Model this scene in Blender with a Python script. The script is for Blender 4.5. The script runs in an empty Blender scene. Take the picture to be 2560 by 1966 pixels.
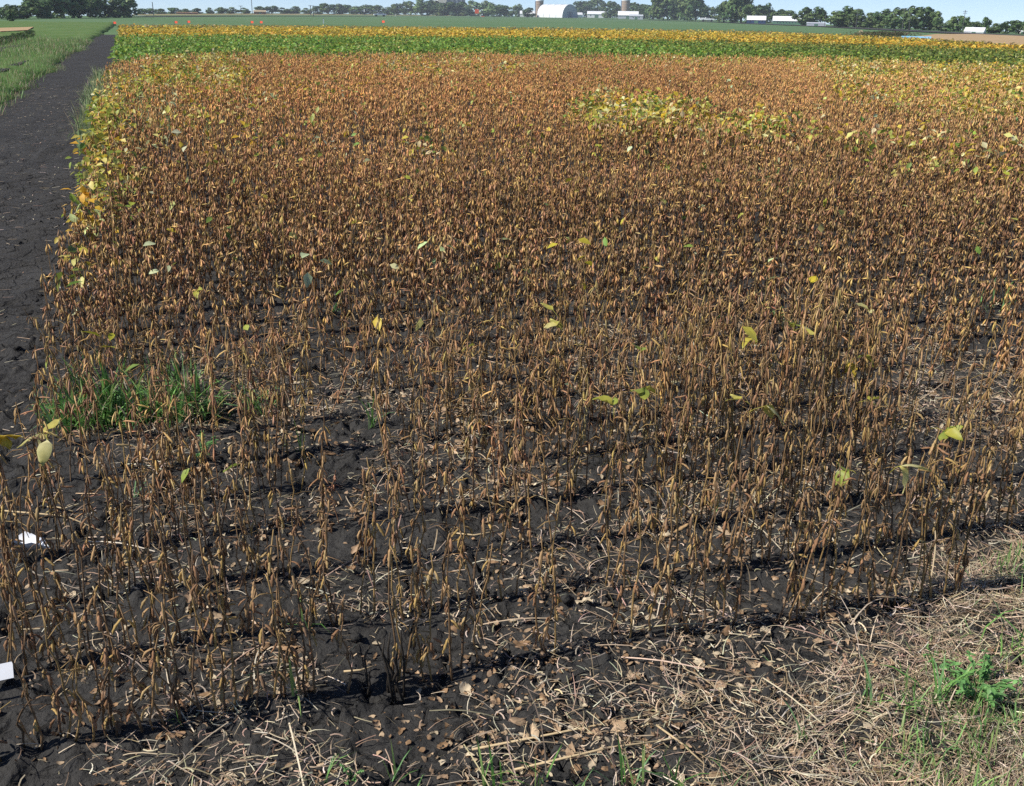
import bpy, math, random
import numpy as np

# ------------------------------------------------------------------ camera, sky, sun, exposure
S = bpy.context.scene
COL = S.collection
W, H, FPX = 2560.0, 1966.0, 2490.0
CAM_H = 1.7
ROLL = math.atan(0.0147)
PITCH = math.atan(949.0 * math.cos(ROLL) / FPX)
_cp, _sp = math.cos(PITCH), math.sin(PITCH)
FWD = np.array([0, _cp, -_sp]); _r0 = np.array([1.0, 0, 0]); _u0 = np.array([0, _sp, _cp])
RGT = _r0 * math.cos(ROLL) + _u0 * math.sin(ROLL)
UPV = -_r0 * math.sin(ROLL) + _u0 * math.cos(ROLL)
from mathutils import Matrix, Vector
cam = bpy.data.cameras.new('camera'); cam.lens = FPX / W * 36.0; cam.sensor_width = 36.0; cam.sensor_fit = 'HORIZONTAL'
cam.clip_start = 0.05; cam.clip_end = 20000
cam_o = bpy.data.objects.new('camera', cam); COL.objects.link(cam_o)
m3 = Matrix((RGT, UPV, -FWD)).transposed()
cam_o.matrix_world = Matrix.Translation((0, 0, CAM_H)) @ m3.to_4x4()
S.camera = cam_o

SUN_AZ, SUN_EL = math.radians(251.0), math.radians(44.0)
world = bpy.data.worlds.new('World'); S.world = world; world.use_nodes = True
wn = world.node_tree; bg = wn.nodes['Background']
sky = wn.nodes.new('ShaderNodeTexSky'); sky.sky_type = 'NISHITA'; sky.sun_disc = False
sky.sun_elevation = SUN_EL; sky.sun_rotation = SUN_AZ
sky.air_density = 0.42; sky.dust_density = 0.0; sky.ozone_density = 4.0
wn.links.new(sky.outputs[0], bg.inputs[0]); bg.inputs[1].default_value = 0.110
sun = bpy.data.lights.new('sun', 'SUN'); sun.energy = 4.3; sun.angle = math.radians(0.53); sun.color = (1.0, 0.955, 0.88)
sun_o = bpy.data.objects.new('sun', sun); COL.objects.link(sun_o)
_L = Vector((-math.sin(SUN_AZ) * math.cos(SUN_EL), -math.cos(SUN_AZ) * math.cos(SUN_EL), -math.sin(SUN_EL)))
sun_o.rotation_euler = _L.to_track_quat('-Z', 'Y').to_euler(); sun_o.location = (-30, -10, 40)
S.view_settings.view_transform = 'Standard'; S.view_settings.look = 'None'
S.view_settings.exposure = 0.50; S.view_settings.gamma = 1.0; S.view_settings.use_curve_mapping = False
S.render.engine = 'CYCLES'
S.cycles.max_bounces = 4; S.cycles.diffuse_bounces = 2; S.cycles.transmission_bounces = 3
S.cycles.use_denoising = False

rng = np.random.default_rng(11)
random.seed(5)

# ------------------------------------------------------------------ image <-> ground helpers
def gnd(x, y, z=0.0):
    d = FWD * FPX + RGT * (x - W / 2) - UPV * (y - H / 2)
    if d[2] > -0.5 * FPX * 0.0045:
        d = d.copy(); d[2] = -FPX * 0.00225
    t = (z - CAM_H) / d[2]
    return np.array([d[0] * t, d[1] * t])
def proj(P):
    P = np.atleast_2d(np.asarray(P, float)); v = P - np.array([0, 0, CAM_H])
    zc = v @ FWD
    zs = np.where(np.abs(zc) < 1e-6, 1e-6, zc)
    return W / 2 + FPX * (v @ RGT) / zs, H / 2 - FPX * (v @ UPV) / zs, zc
def hgt(x, y, ytop):
    g = gnd(x, y); a = proj([g[0], g[1], 0])[1][0]; b = proj([g[0], g[1], 1.0])[1][0]
    return (a - ytop) / (a - b)
def mpp(x, y):
    g = gnd(x, y); return proj([g[0], g[1], 0])[2][0] / FPX

A = math.radians(73.5)
DU = np.array([math.sin(A), math.cos(A)]); DV = np.array([-DU[1], DU[0]])
def uv2xy(u, v):
    return u * DU[0] + v * DV[0], u * DU[1] + v * DV[1]
def xy2uv(x, y):
    return x * DU[0] + y * DU[1], x * DV[0] + y * DV[1]
def edge_u(v):   return -0.50 - 0.066 * v          # left end of the soybean rows
def grass_u(v):  return -2.50 - 0.055 * v          # left side of the bare dirt path

# ------------------------------------------------------------------ noise
def _hash(ix, iy, s):
    h = (ix.astype(np.int64) * 374761393 + iy.astype(np.int64) * 668265263 + s * 974634271) & 0xffffffff
    h = ((h ^ (h >> 13)) * 1274126177) & 0xffffffff
    return ((h ^ (h >> 16)) & 0xffffff) / float(0xffffff)
def vnoise(x, y, s=0):
    x = np.asarray(x, float); y = np.asarray(y, float)
    ix = np.floor(x); iy = np.floor(y); fx = x - ix; fy = y - iy
    fx = fx * fx * (3 - 2 * fx); fy = fy * fy * (3 - 2 * fy)
    a = _hash(ix, iy, s); b = _hash(ix + 1, iy, s); c = _hash(ix, iy + 1, s); d = _hash(ix + 1, iy + 1, s)
    return (a * (1 - fx) + b * fx) * (1 - fy) + (c * (1 - fx) + d * fx) * fy
def fbm(x, y, s=0, o=3):
    t = 0; a = 0.5; n = 0
    for i in range(o):
        t = t + a * vnoise(x * 2 ** i + 17 * i, y * 2 ** i - 9 * i, s + i); n += a; a *= 0.5
    return t / n
def crack(x, y, s=3):
    ix = np.floor(x); iy = np.floor(y); f1 = np.full(x.shape, 9.0); f2 = np.full(x.shape, 9.0)
    for i in (-1, 0, 1):
        for j in (-1, 0, 1):
            cx = ix + i; cy = iy + j
            d = np.hypot(cx + 0.15 + 0.7 * _hash(cx, cy, s) - x, cy + 0.15 + 0.7 * _hash(cx, cy, s + 7) - y)
            f2 = np.where(d < f1, f1, np.minimum(f2, d)); f1 = np.minimum(f1, d)
    return f2 - f1
ROW0, ROWS = 2.20, 0.32
def soil_z(u, v):
    u = np.asarray(u, float); v = np.asarray(v, float)
    z = 0.035 * (fbm(u * 2.2, v * 2.2, 1) - 0.5) + 0.026 * (fbm(u * 9, v * 9, 4, 4) - 0.5)
    k = (v - ROW0) / ROWS
    infield = np.clip((u - edge_u(v)) * 3, 0, 1) * np.clip((v - 1.95) * 6, 0, 1)
    z = z + infield * 0.016 * np.exp(-((k - np.round(k)) / 0.22) ** 2) * (0.5 + fbm(u * 5, v * 5, 8, 2))
    clod = np.clip(fbm(u * 26, v * 26, 14, 2) - 0.60, 0, 1)
    z = z + 0.10 * clod
    wu = u + 0.06 * (vnoise(u * 9, v * 9, 21) - 0.5); wv = v + 0.06 * (vnoise(u * 9, v * 9, 22) - 0.5)
    c = crack(wu * 4.2, wv * 4.2)
    mask = np.clip((fbm(u * 1.6, v * 1.6, 30, 2) - 0.36) * 5, 0, 1)
    z = z - 0.032 * mask * np.clip(1 - c / 0.075, 0, 1)
    return z

# ------------------------------------------------------------------ materials
def new_mat(name):
    m = bpy.data.materials.new(name); m.use_nodes = True
    nt = m.node_tree; return m, nt, nt.nodes['Principled BSDF'], nt.nodes['Material Output']
def mat_plain(name, rgb, rough=0.7, var=0.12, scale=4.0, metallic=0.0, spec=0.3):
    m, nt, p, out = new_mat(name)
    tc = nt.nodes.new('ShaderNodeTexCoord'); no = nt.nodes.new('ShaderNodeTexNoise'); no.inputs['Scale'].default_value = scale; no.inputs['Detail'].default_value = 4
    mp = nt.nodes.new('ShaderNodeMapRange'); mp.inputs[3].default_value = 1 - var; mp.inputs[4].default_value = 1 + var
    mx = nt.nodes.new('ShaderNodeMix'); mx.data_type = 'RGBA'; mx.blend_type = 'MULTIPLY'; mx.inputs[0].default_value = 1
    mx.inputs[6].default_value = (*rgb, 1)
    nt.links.new(tc.outputs['Object'], no.inputs['Vector']); nt.links.new(no.outputs['Fac'], mp.inputs[0])
    nt.links.new(mp.outputs[0], mx.inputs[7]); nt.links.new(mx.outputs[2], p.inputs['Base Color'])
    p.inputs['Roughness'].default_value = rough; p.inputs['Metallic'].default_value = metallic; p.inputs['Specular IOR Level'].default_value = spec
    return m
def mat_col(name, rough=0.75, trans=0.0, var=0.25, scale=60.0, spec=0.25, objvar=0.0):
    """colour comes from the per-piece 'col' attribute, with fine mottling"""
    m, nt, p, out = new_mat(name)
    at = nt.nodes.new('ShaderNodeAttribute'); at.attribute_name = 'col'
    tc = nt.nodes.new('ShaderNodeTexCoord'); no = nt.nodes.new('ShaderNodeTexNoise'); no.inputs['Scale'].default_value = scale; no.inputs['Detail'].default_value = 3
    mp = nt.nodes.new('ShaderNodeMapRange'); mp.inputs[1].default_value = 0.25; mp.inputs[2].default_value = 0.75; mp.inputs[3].default_value = 1 - var; mp.inputs[4].default_value = 1 + var
    mx = nt.nodes.new('ShaderNodeMix'); mx.data_type = 'RGBA'; mx.blend_type = 'MULTIPLY'; mx.inputs[0].default_value = 1
    nt.links.new(tc.outputs['Object'], no.inputs['Vector']); nt.links.new(no.outputs['Fac'], mp.inputs[0])
    nt.links.new(at.outputs['Color'], mx.inputs[6]); nt.links.new(mp.outputs[0], mx.inputs[7])
    last = mx.outputs[2]
    if objvar:
        oi = nt.nodes.new('ShaderNodeObjectInfo'); m2 = nt.nodes.new('ShaderNodeMapRange'); m2.inputs[3].default_value = 1 - objvar; m2.inputs[4].default_value = 1 + objvar
        mm = nt.nodes.new('ShaderNodeMix'); mm.data_type = 'RGBA'; mm.blend_type = 'MULTIPLY'; mm.inputs[0].default_value = 1
        nt.links.new(oi.outputs['Random'], m2.inputs[0]); nt.links.new(last, mm.inputs[6]); nt.links.new(m2.outputs[0], mm.inputs[7]); last = mm.outputs[2]
    nt.links.new(last, p.inputs['Base Color'])
    p.inputs['Roughness'].default_value = rough; p.inputs['Specular IOR Level'].default_value = spec
    if trans:
        tr = nt.nodes.new('ShaderNodeBsdfTranslucent'); ms = nt.nodes.new('ShaderNodeMixShader'); ms.inputs[0].default_value = trans
        nt.links.new(last, tr.inputs['Color']); nt.links.new(p.outputs[0], ms.inputs[1]); nt.links.new(tr.outputs[0], ms.inputs[2])
        nt.links.new(ms.outputs[0], out.inputs['Surface'])
    return m
def mat_soil():
    m, nt, p, out = new_mat('black_soil'); L = nt.links.new; N = nt.nodes.new
    tc = N('ShaderNodeTexCoord')
    n1 = N('ShaderNodeTexNoise'); n1.inputs['Scale'].default_value = 1.3; n1.inputs['Detail'].default_value = 6
    n2 = N('ShaderNodeTexNoise'); n2.inputs['Scale'].default_value = 38; n2.inputs['Detail'].default_value = 8; n2.inputs['Roughness'].default_value = 0.7
    n3 = N('ShaderNodeTexNoise'); n3.inputs['Scale'].default_value = 140; n3.inputs['Detail'].default_value = 4
    for n in (n1, n2, n3): L(tc.outputs['Object'], n.inputs['Vector'])
    cr = N('ShaderNodeValToRGB'); cr.color_ramp.elements[0].position = 0.3; cr.color_ramp.elements[0].color = (0.032, 0.0305, 0.029, 1)
    cr.color_ramp.elements[1].position = 0.72; cr.color_ramp.elements[1].color = (0.072, 0.069, 0.065, 1)
    ad = N('ShaderNodeMath'); ad.operation = 'MULTIPLY_ADD'; ad.inputs[1].default_value = 0.55
    L(n2.outputs['Fac'], ad.inputs[0]); m2 = N('ShaderNodeMath'); m2.operation = 'MULTIPLY'; m2.inputs[1].default_value = 0.45; L(n1.outputs['Fac'], m2.inputs[0]); L(m2.outputs[0], ad.inputs[2])
    L(ad.outputs[0], cr.inputs[0]); L(cr.outputs[0], p.inputs['Base Color'])
    wv = N('ShaderNodeTexNoise'); wv.inputs['Scale'].default_value = 7; wv.inputs['Detail'].default_value = 3; L(tc.outputs['Object'], wv.inputs['Vector'])
    wm = N('ShaderNodeMix'); wm.data_type = 'VECTOR'; wm.inputs[0].default_value = 0.10; L(tc.outputs['Object'], wm.inputs[4]); L(wv.outputs['Color'], wm.inputs[5])
    vo = N('ShaderNodeTexVoronoi'); vo.feature = 'DISTANCE_TO_EDGE'; vo.inputs['Scale'].default_value = 6.0; L(wm.outputs[1], vo.inputs['Vector'])
    vm = N('ShaderNodeMapRange'); vm.inputs[1].default_value = 0.0; vm.inputs[2].default_value = 0.045; L(vo.outputs['Distance'], vm.inputs[0])
    b0 = N('ShaderNodeBump'); b0.inputs['Strength'].default_value = 0.9; b0.inputs['Distance'].default_value = 0.02; L(vm.outputs[0], b0.inputs['Height'])
    v2 = N('ShaderNodeTexVoronoi'); v2.inputs['Scale'].default_value = 55; L(wm.outputs[1], v2.inputs['Vector'])
    b3 = N('ShaderNodeBump'); b3.invert = True; b3.inputs['Strength'].default_value = 0.45; b3.inputs['Distance'].default_value = 0.012; L(v2.outputs['Distance'], b3.inputs['Height']); L(b0.outputs[0], b3.inputs['Normal'])
    b1 = N('ShaderNodeBump'); L(b3.outputs[0], b1.inputs['Normal']); b1.inputs['Strength'].default_value = 0.75; b1.inputs['Distance'].default_value = 0.03; L(n2.outputs['Fac'], b1.inputs['Height'])
    b2 = N('ShaderNodeBump'); b2.inputs['Strength'].default_value = 0.3; b2.inputs['Distance'].default_value = 0.006; L(n3.outputs['Fac'], b2.inputs['Height']); L(b1.outputs[0], b2.inputs['Normal'])
    L(b2.outputs[0], p.inputs['Normal']); p.inputs['Roughness'].default_value = 0.9; p.inputs['Specular IOR Level'].default_value = 0.15
    return m
def mat_ground(name, c1, c2, c3, s1=0.05, s2=0.9):
    m, nt, p, out = new_mat(name); L = nt.links.new; N = nt.nodes.new
    tc = N('ShaderNodeTexCoord')
    n1 = N('ShaderNodeTexNoise'); n1.inputs['Scale'].default_value = s1; n1.inputs['Detail'].default_value = 5
    n2 = N('ShaderNodeTexNoise'); n2.inputs['Scale'].default_value = s2; n2.inputs['Detail'].default_value = 7; n2.inputs['Roughness'].default_value = 0.7
    for n in (n1, n2): L(tc.outputs['Object'], n.inputs['Vector'])
    r = N('ShaderNodeValToRGB'); e = r.color_ramp.elements; e[0].position = 0.35; e[0].color = (*c1, 1); e[1].position = 0.66; e[1].color = (*c2, 1)
    L(n1.outputs['Fac'], r.inputs[0])
    mx = N('ShaderNodeMix'); mx.data_type = 'RGBA'; mx.inputs[7].default_value = (*c3, 1)
    mr = N('ShaderNodeMapRange'); mr.inputs[1].default_value = 0.5; mr.inputs[2].default_value = 0.75; L(n2.outputs['Fac'], mr.inputs[0]); L(mr.outputs[0], mx.inputs[0])
    L(r.outputs[0], mx.inputs[6]); L(mx.outputs[2], p.inputs['Base Color'])
    b = N('ShaderNodeBump'); b.inputs['Strength'].default_value = 0.5; b.inputs['Distance'].default_value = 0.05; L(n2.outputs['Fac'], b.inputs['Height']); L(b.outputs[0], p.inputs['Normal'])
    p.inputs['Roughness'].default_value = 0.95; p.inputs['Specular IOR Level'].default_value = 0.1
    return m

M_SOIL = mat_soil()
M_GRASSGROUND = mat_ground('far_grass', (0.090, 0.165, 0.070), (0.115, 0.190, 0.085), (0.150, 0.190, 0.090))
M_VERGE = mat_ground('verge_turf', (0.075, 0.150, 0.035), (0.115, 0.180, 0.055), (0.200, 0.175, 0.085), 0.35, 6)
M_DRY = mat_ground('dry_grass', (0.24, 0.21, 0.10), (0.30, 0.25, 0.13), (0.16, 0.19, 0.08), 0.1, 1)
M_STUBBLE = mat_ground('stubble', (0.40, 0.28, 0.15), (0.46, 0.33, 0.19), (0.32, 0.22, 0.11), 0.3, 3)
M_ASPHALT = mat_ground('asphalt', (0.05, 0.05, 0.052), (0.07, 0.07, 0.07), (0.09, 0.09, 0.085), 0.5, 8)
M_POD = mat_col('dry_pod', 0.7, 0.18, 0.30, 90, 0.25)
M_STEM = mat_col('dry_stem', 0.7, 0.0, 0.30, 70, 0.25)
M_LEAF = mat_col('living_leaf', 0.5, 0.32, 0.18, 45, 0.35)
M_DEAD = mat_col('dead_leaf', 0.8, 0.15, 0.30, 70, 0.2)
M_STRAW = mat_col('straw', 0.6, 0.1, 0.25, 60, 0.3)
M_GRASS = mat_col('grass_blade', 0.5, 0.30, 0.20, 25, 0.3)
M_FOLI = mat_col('tree_foliage', 0.65, 0.25, 0.25, 0.6, 0.2, objvar=0.22)
M_BARK = mat_plain('bark', (0.09, 0.07, 0.05), 0.9, 0.3, 3)

# ------------------------------------------------------------------ mesh helpers
def mesh_np(name, V, T, C=None, mat=None, smooth=False):
    me = bpy.data.meshes.new(name)
    V = np.ascontiguousarray(V, np.float32); T = np.ascontiguousarray(T, np.int32)
    nf = len(T)
    me.vertices.add(len(V)); me.vertices.foreach_set('co', V.ravel())
    me.loops.add(nf * 3); me.loops.foreach_set('vertex_index', T.ravel())
    me.polygons.add(nf); me.polygons.foreach_set('loop_start', np.arange(0, nf * 3, 3, dtype=np.int32))
    me.update(calc_edges=True)
    if smooth: me.polygons.foreach_set('use_smooth', np.ones(nf, bool))
    if C is not None:
        a = me.attributes.new('col', 'FLOAT_COLOR', 'POINT')
        cc = np.ones((len(V), 4), np.float32); cc[:, :3] = C; a.data.foreach_set('color', cc.ravel())
    if mat: me.materials.append(mat)
    return me
def link(name, me, parent=None, loc=None):
    o = bpy.data.objects.new(name, me); COL.objects.link(o)
    if parent is not None: o.parent = parent
    if loc is not None: o.location = loc
    return o
def tag(o, label=None, cat=None, group=None, kind=None):
    if label: o['label'] = label
    if cat: o['category'] = cat
    if group: o['group'] = group
    if kind: o['kind'] = kind
    return o
def empty(name, loc, rz=0.0):
    o = bpy.data.objects.new(name, None); COL.objects.link(o); o.location = loc; o.rotation_euler[2] = rz; o.empty_display_size = 0.05
    return o
class Acc:
    def __init__(s): s.V = []; s.T = []; s.C = []; s.n = 0
    def add(s, V, T, C):
        V = np.asarray(V, np.float32); C = np.broadcast_to(np.asarray(C, np.float32), (len(V), 3))
        s.V.append(V); s.T.append(np.asarray(T, np.int32) + s.n); s.C.append(C); s.n += len(V)
    def inst(s, tmpl, pos, R, scale, col=None):
        """many transformed copies of one small template, joined"""
        V, T, C = tmpl; n = len(pos)
        if n == 0: return
        sc = np.asarray(scale, float)
        if sc.ndim == 1: sc = np.repeat(sc[:, None], 3, 1)
        P = np.einsum('nij,nkj->nki', R, V[None] * sc[:, None, :]) + pos[:, None, :]
        Cc = np.broadcast_to(C[None], (n,) + C.shape)
        if col is not None: Cc = Cc * col[:, None, :]
        TT = T[None] + (np.arange(n) * len(V))[:, None, None]
        s.add(P.reshape(-1, 3), TT.reshape(-1, 3), Cc.reshape(-1, 3))
    def mesh(s, name, mat, smooth=False):
        return mesh_np(name, np.concatenate(s.V), np.concatenate(s.T), np.concatenate(s.C), mat, smooth)
    def arrays(s): return np.concatenate(s.V), np.concatenate(s.T), np.concatenate(s.C)
def rotz(a):
    a = np.asarray(a, float); c, s_ = np.cos(a), np.sin(a); R = np.zeros(a.shape + (3, 3)); R[..., 0, 0] = c; R[..., 0, 1] = -s_; R[..., 1, 0] = s_; R[..., 1, 1] = c; R[..., 2, 2] = 1; return R
def roty(a):
    a = np.asarray(a, float); c, s_ = np.cos(a), np.sin(a); R = np.zeros(a.shape + (3, 3)); R[..., 0, 0] = c; R[..., 0, 2] = s_; R[..., 2, 0] = -s_; R[..., 2, 2] = c; R[..., 1, 1] = 1; return R
def rotx(a):
    a = np.asarray(a, float); c, s_ = np.cos(a), np.sin(a); R = np.zeros(a.shape + (3, 3)); R[..., 0, 0] = 1; R[..., 1, 1] = c; R[..., 1, 2] = -s_; R[..., 2, 1] = s_; R[..., 2, 2] = c; return R
def tube(path, rad, ns=5, cap=True):
    path = np.asarray(path, float); n = len(path); rad = np.broadcast_to(np.asarray(rad, float), (n,))
    V = []; t = np.gradient(path, axis=0); t /= np.linalg.norm(t, axis=1)[:, None] + 1e-12
    ref = np.array([0.31, 0.95, 0.05]); 
    for i in range(n):
        a = np.cross(t[i], ref); a /= np.linalg.norm(a) + 1e-12; b = np.cross(t[i], a)
        for k in range(ns):
            an = 2 * math.pi * k / ns; V.append(path[i] + rad[i] * (math.cos(an) * a + math.sin(an) * b))
    T = []
    for i in range(n - 1):
        for k in range(ns):
            p, q = i * ns + k, i * ns + (k + 1) % ns
            T += [(p, q, p + ns), (q, q + ns, p + ns)]
    if cap:
        for k in range(1, ns - 1): T += [(0, k + 1, k), ((n - 1) * ns, (n - 1) * ns + k, (n - 1) * ns + k + 1)]
    return np.array(V), np.array(T, int)
class MB:
    """boxes / prisms / tubes for buildings and vehicles"""
    def __init__(s): s.V = []; s.F = []
    def box(s, x0, x1, y0, y1, z0, z1):
        n = len(s.V); s.V += [(x, y, z) for z in (z0, z1) for x, y in ((x0, y0), (x1, y0), (x1, y1), (x0, y1))]
        s.F += [tuple(n + i for i in f) for f in ((0, 3, 2, 1), (4, 5, 6, 7), (0, 1, 5, 4), (1, 2, 6, 5), (2, 3, 7, 6), (3, 0, 4, 7))]; return s
    def prism(s, pts, axis, a0, a1):
        """polygon pts (p,q) swept along axis 'x' or 'y' from a0 to a1"""
        n = len(s.V); k = len(pts)
        for a in (a0, a1):
            for p, q in pts: s.V.append((a, p, q) if axis == 'x' else (p, a, q))
        s.F.append(tuple(n + i for i in range(k))); s.F.append(tuple(n + k + i for i in reversed(range(k))))
        for i in range(k): s.F.append((n + i, n + k + i, n + k + (i + 1) % k, n + (i + 1) % k))
        return s
    def tube(s, path, rad, ns=8):
        V, T = tube(path, rad, ns); n = len(s.V); s.V += [tuple(v) for v in V]; s.F += [tuple(int(i) + n for i in t) for t in T]; return s
    def lathe(s, prof, ns=16, cx=0, cy=0):
        n = len(s.V); k = len(prof)
        for r, z in prof:
            for i in range(ns): a = 2 * math.pi * i / ns; s.V.append((cx + r * math.cos(a), cy + r * math.sin(a), z))
        for j in range(k - 1):
            for i in range(ns): p = n + j * ns + i; q = n + j * ns + (i + 1) % ns; s.F.append((p, q, q + ns, p + ns))
        s.F.append(tuple(n + (k - 1) * ns + i for i in range(ns))); s.F.append(tuple(n + i for i in reversed(range(ns)))); return s
    def build(s, name, mat, parent=None):
        me = bpy.data.meshes.new(name); me.from_pydata(s.V, [], s.F); me.materials.append(mat); me.update()
        return link(name, me, parent)

# ------------------------------------------------------------------ the setting: ground, soil, path, verge, road
def sheet(name, pts, z, mat, kind='structure', cells=1):
    me = bpy.data.meshes.new(name); n = len(pts)
    me.from_pydata([(p[0], p[1], z) for p in pts], [], [tuple(range(n))]); me.materials.append(mat); me.update()
    o = link(name, me); tag(o, kind=kind); return o
RIDGE = np.array([gnd(x, y) for x, y in [(-900, 34), (0, 40), (330, 38.5), (350, 33), (900, 33), (1100, 36), (1300, 39), (1600, 44), (1760, 48.5), (1900, 53), (2060, 60), (2350, 71), (2560, 80), (3300, 100)]])
RT, RR = np.arctan2(RIDGE[:, 0], RIDGE[:, 1]), np.hypot(RIDGE[:, 0], RIDGE[:, 1])
tg = np.linspace(-math.pi, math.pi, 361); rg = np.concatenate([[0.0, 20, 40, 60, 80], np.geomspace(100, 1500, 70)])
TG, RG = np.meshgrid(tg, rg); rid = np.interp(TG, RT, RR); over = np.clip(RG - rid, 0, None)
ZG_ = -0.10 - np.minimum(0.035 * over * np.clip(over / 60, 0, 1), 18)
n0, n1 = TG.shape; idx = np.arange(n0 * n1).reshape(n0, n1)
a, b, c, d = idx[:-1, :-1].ravel(), idx[:-1, 1:].ravel(), idx[1:, 1:].ravel(), idx[1:, :-1].ravel()
_V = np.stack([RG * np.sin(TG), RG * np.cos(TG), ZG_], -1).reshape(-1, 3)
_me = bpy.data.meshes.new('ground'); _me.from_pydata([tuple(v_) for v_ in _V.tolist()], [], np.stack([a, d, c, b], 1).tolist()); _me.materials.append(M_GRASSGROUND); _me.update()
g = bpy.data.objects.new('ground', _me); COL.objects.link(g); g['kind'] = 'structure'
g['label'] = 'pale green mown grass reaching to the horizon'

# plot edges, measured as azimuth -> range from the viewer's spot
def polar(pts, z):
    g_ = np.array([gnd(x, y, z) for x, y in pts]); return np.arctan2(g_[:, 0], g_[:, 1]), np.hypot(g_[:, 0], g_[:, 1])
k_ = 2560 / 2188
GN = polar([(x * k_, y * k_) for x, y in [(200, 143), (232, 134), (330, 121), (600, 118), (1100, 117), (1700, 125), (2188, 143), (2400, 150)]], 0.40)
GF = polar([(x * k_, y * k_) for x, y in [(150, 74), (232, 73), (600, 73), (1100, 77), (1400, 83), (1700, 90), (2188, 103), (2400, 110)]], 0.55)
YF = polar([(x * k_, y * k_) for x, y in [(150, 53), (232, 53), (600, 54), (1100, 59), (1400, 62), (1700, 69), (1930, 79), (2188, 97), (2400, 108)]], 0.40)
def band(edge, th): return np.interp(th, edge[0], edge[1])

# fine soil sheet: cells grow with distance
us = [-9.0]
while us[-1] < 44:
    u = us[-1]; us.append(u + (0.014 if -1.2 < u < 2.6 else 0.024 if 2.6 <= u < 4.2 else 0.06 if -3 < u < 6 else 0.35))
vs = [0.35]
while vs[-1] < 74:
    v = vs[-1]; vs.append(v + (0.03 if v < 1.3 else max(0.014, 0.0075 * v) if v < 12 else 0.03 * v))
us = np.array(us); vs = np.array(vs)
UU, VV = np.meshgrid(us, vs)
Z = soil_z(UU, VV)
gm = np.clip((grass_u(VV) - UU) * 1.2, 0, 1)            # sinks under the verge on the left
Z = Z - 0.12 * gm
X, Y = uv2xy(UU, VV)
n0, n1 = UU.shape
idx = np.arange(n0 * n1).reshape(n0, n1)
a, b, c, d = idx[:-1, :-1].ravel(), idx[:-1, 1:].ravel(), idx[1:, 1:].ravel(), idx[1:, :-1].ravel()
soil = link('field_soil', mesh_np('field_soil', np.stack([X, Y, Z], -1).reshape(-1, 3), np.concatenate([np.stack([a, b, c], 1), np.stack([a, c, d], 1)]), None, M_SOIL, True))
tag(soil, 'cracked black soil of the soybean plots and the bare dirt path', kind='structure')
def gz(x, y):
    u, v = xy2uv(x, y); return soil_z(u, v)

# grass verge left of the path, gently raised, with a second dirt strip further left
vv = np.concatenate([np.linspace(2, 30, 80), np.linspace(31, 130, 90)]); 
uo = np.concatenate([np.linspace(0, 6, 40), np.linspace(6.5, 60, 36)])
VG, OG = np.meshgrid(vv, uo); UG = grass_u(VG) - OG + 0.9 * (fbm(VG * 0.8, VG * 0, 51, 4) - 0.5) * np.exp(-OG)
ZG = 0.03 + 0.10 * np.clip(OG / 0.5, 0, 1) * (0.4 + fbm(UG * 1.5, VG * 1.5, 52)) - 0.16 * np.clip(1 - OG / 0.12, 0, 1)
XG, YG = uv2xy(UG, VG); n0, n1 = VG.shape; idx = np.arange(n0 * n1).reshape(n0, n1)
a, b, c, d = idx[:-1, :-1].ravel(), idx[:-1, 1:].ravel(), idx[1:, 1:].ravel(), idx[1:, :-1].ravel()
verge = link('grass_verge', mesh_np('grass_verge', np.stack([XG, YG, ZG], -1).reshape(-1, 3), np.concatenate([np.stack([a, c, b], 1), np.stack([a, d, c], 1)]), None, M_VERGE, True))
tag(verge, 'green and tan grass verge beside the dirt path', kind='structure')
def strip(name, pix, z, mat, label, kind='structure'):
    o = sheet(name, [gnd(x, y) for x, y in pix], z, mat, kind); o['label'] = label; return o
strip('stubble_plot', [(0, 76), (85, 73), (70, 82), (0, 86)], 0.17, M_STUBBLE, 'pale tan strip in the grass at the far left')
strip('dirt_strip', [(-40, 136), (0, 128), (64, 116), (52, 124), (0, 140), (-60, 150)], 0.13, M_SOIL, 'narrow bare dirt strip beside the dark vegetable rows')
strip('dirt_strip', [(-40, 196), (20, 176), (74, 160), (60, 170), (20, 188), (-60, 214)], 0.13, M_SOIL, 'narrow bare dirt wheel track in the grass verge')
strip('harvested_plot', [(2310, 112), (2290, 92), (2340, 86), (2440, 86), (2700, 97), (2700, 128), (2560, 124)], 0.03, M_STUBBLE, 'pale harvested strip behind the green soybeans at the right')
road_pix = [(340, 41.5), (600, 40.2), (950, 41.2), (1170, 43.5), (1400, 46), (1600, 50), (1770, 54.5), (1900, 60), (2060, 66), (2300, 78), (2560, 90)]
rp = []
for i, (x, y) in enumerate(road_pix): rp.append(gnd(x, y))
rp = np.array(rp); t_ = np.gradient(rp, axis=0); t_ /= np.linalg.norm(t_, axis=1)[:, None]; nn_ = np.stack([-t_[:, 1], t_[:, 0]], 1)
me = bpy.data.meshes.new('road'); L_ = rp + nn_ * 3.2; R_ = rp - nn_ * 3.2; n = len(rp)
me.from_pydata([(p[0], p[1], 0.0) for p in L_] + [(p[0], p[1], 0.0) for p in R_], [], [(i, i + n, i + 1 + n, i + 1) for i in range(n - 1)]); me.materials.append(M_ASPHALT)
tag(link('road', me), 'grey country road beyond the grass', kind='structure')
strip('dry_grass_strip', [(330, 38.5), (600, 37.2), (900, 38), (1160, 40.2), (1160, 39), (900, 35.5), (600, 34), (330, 35.5)], -0.05, M_DRY, 'pale dry grass strip beyond the road')

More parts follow.
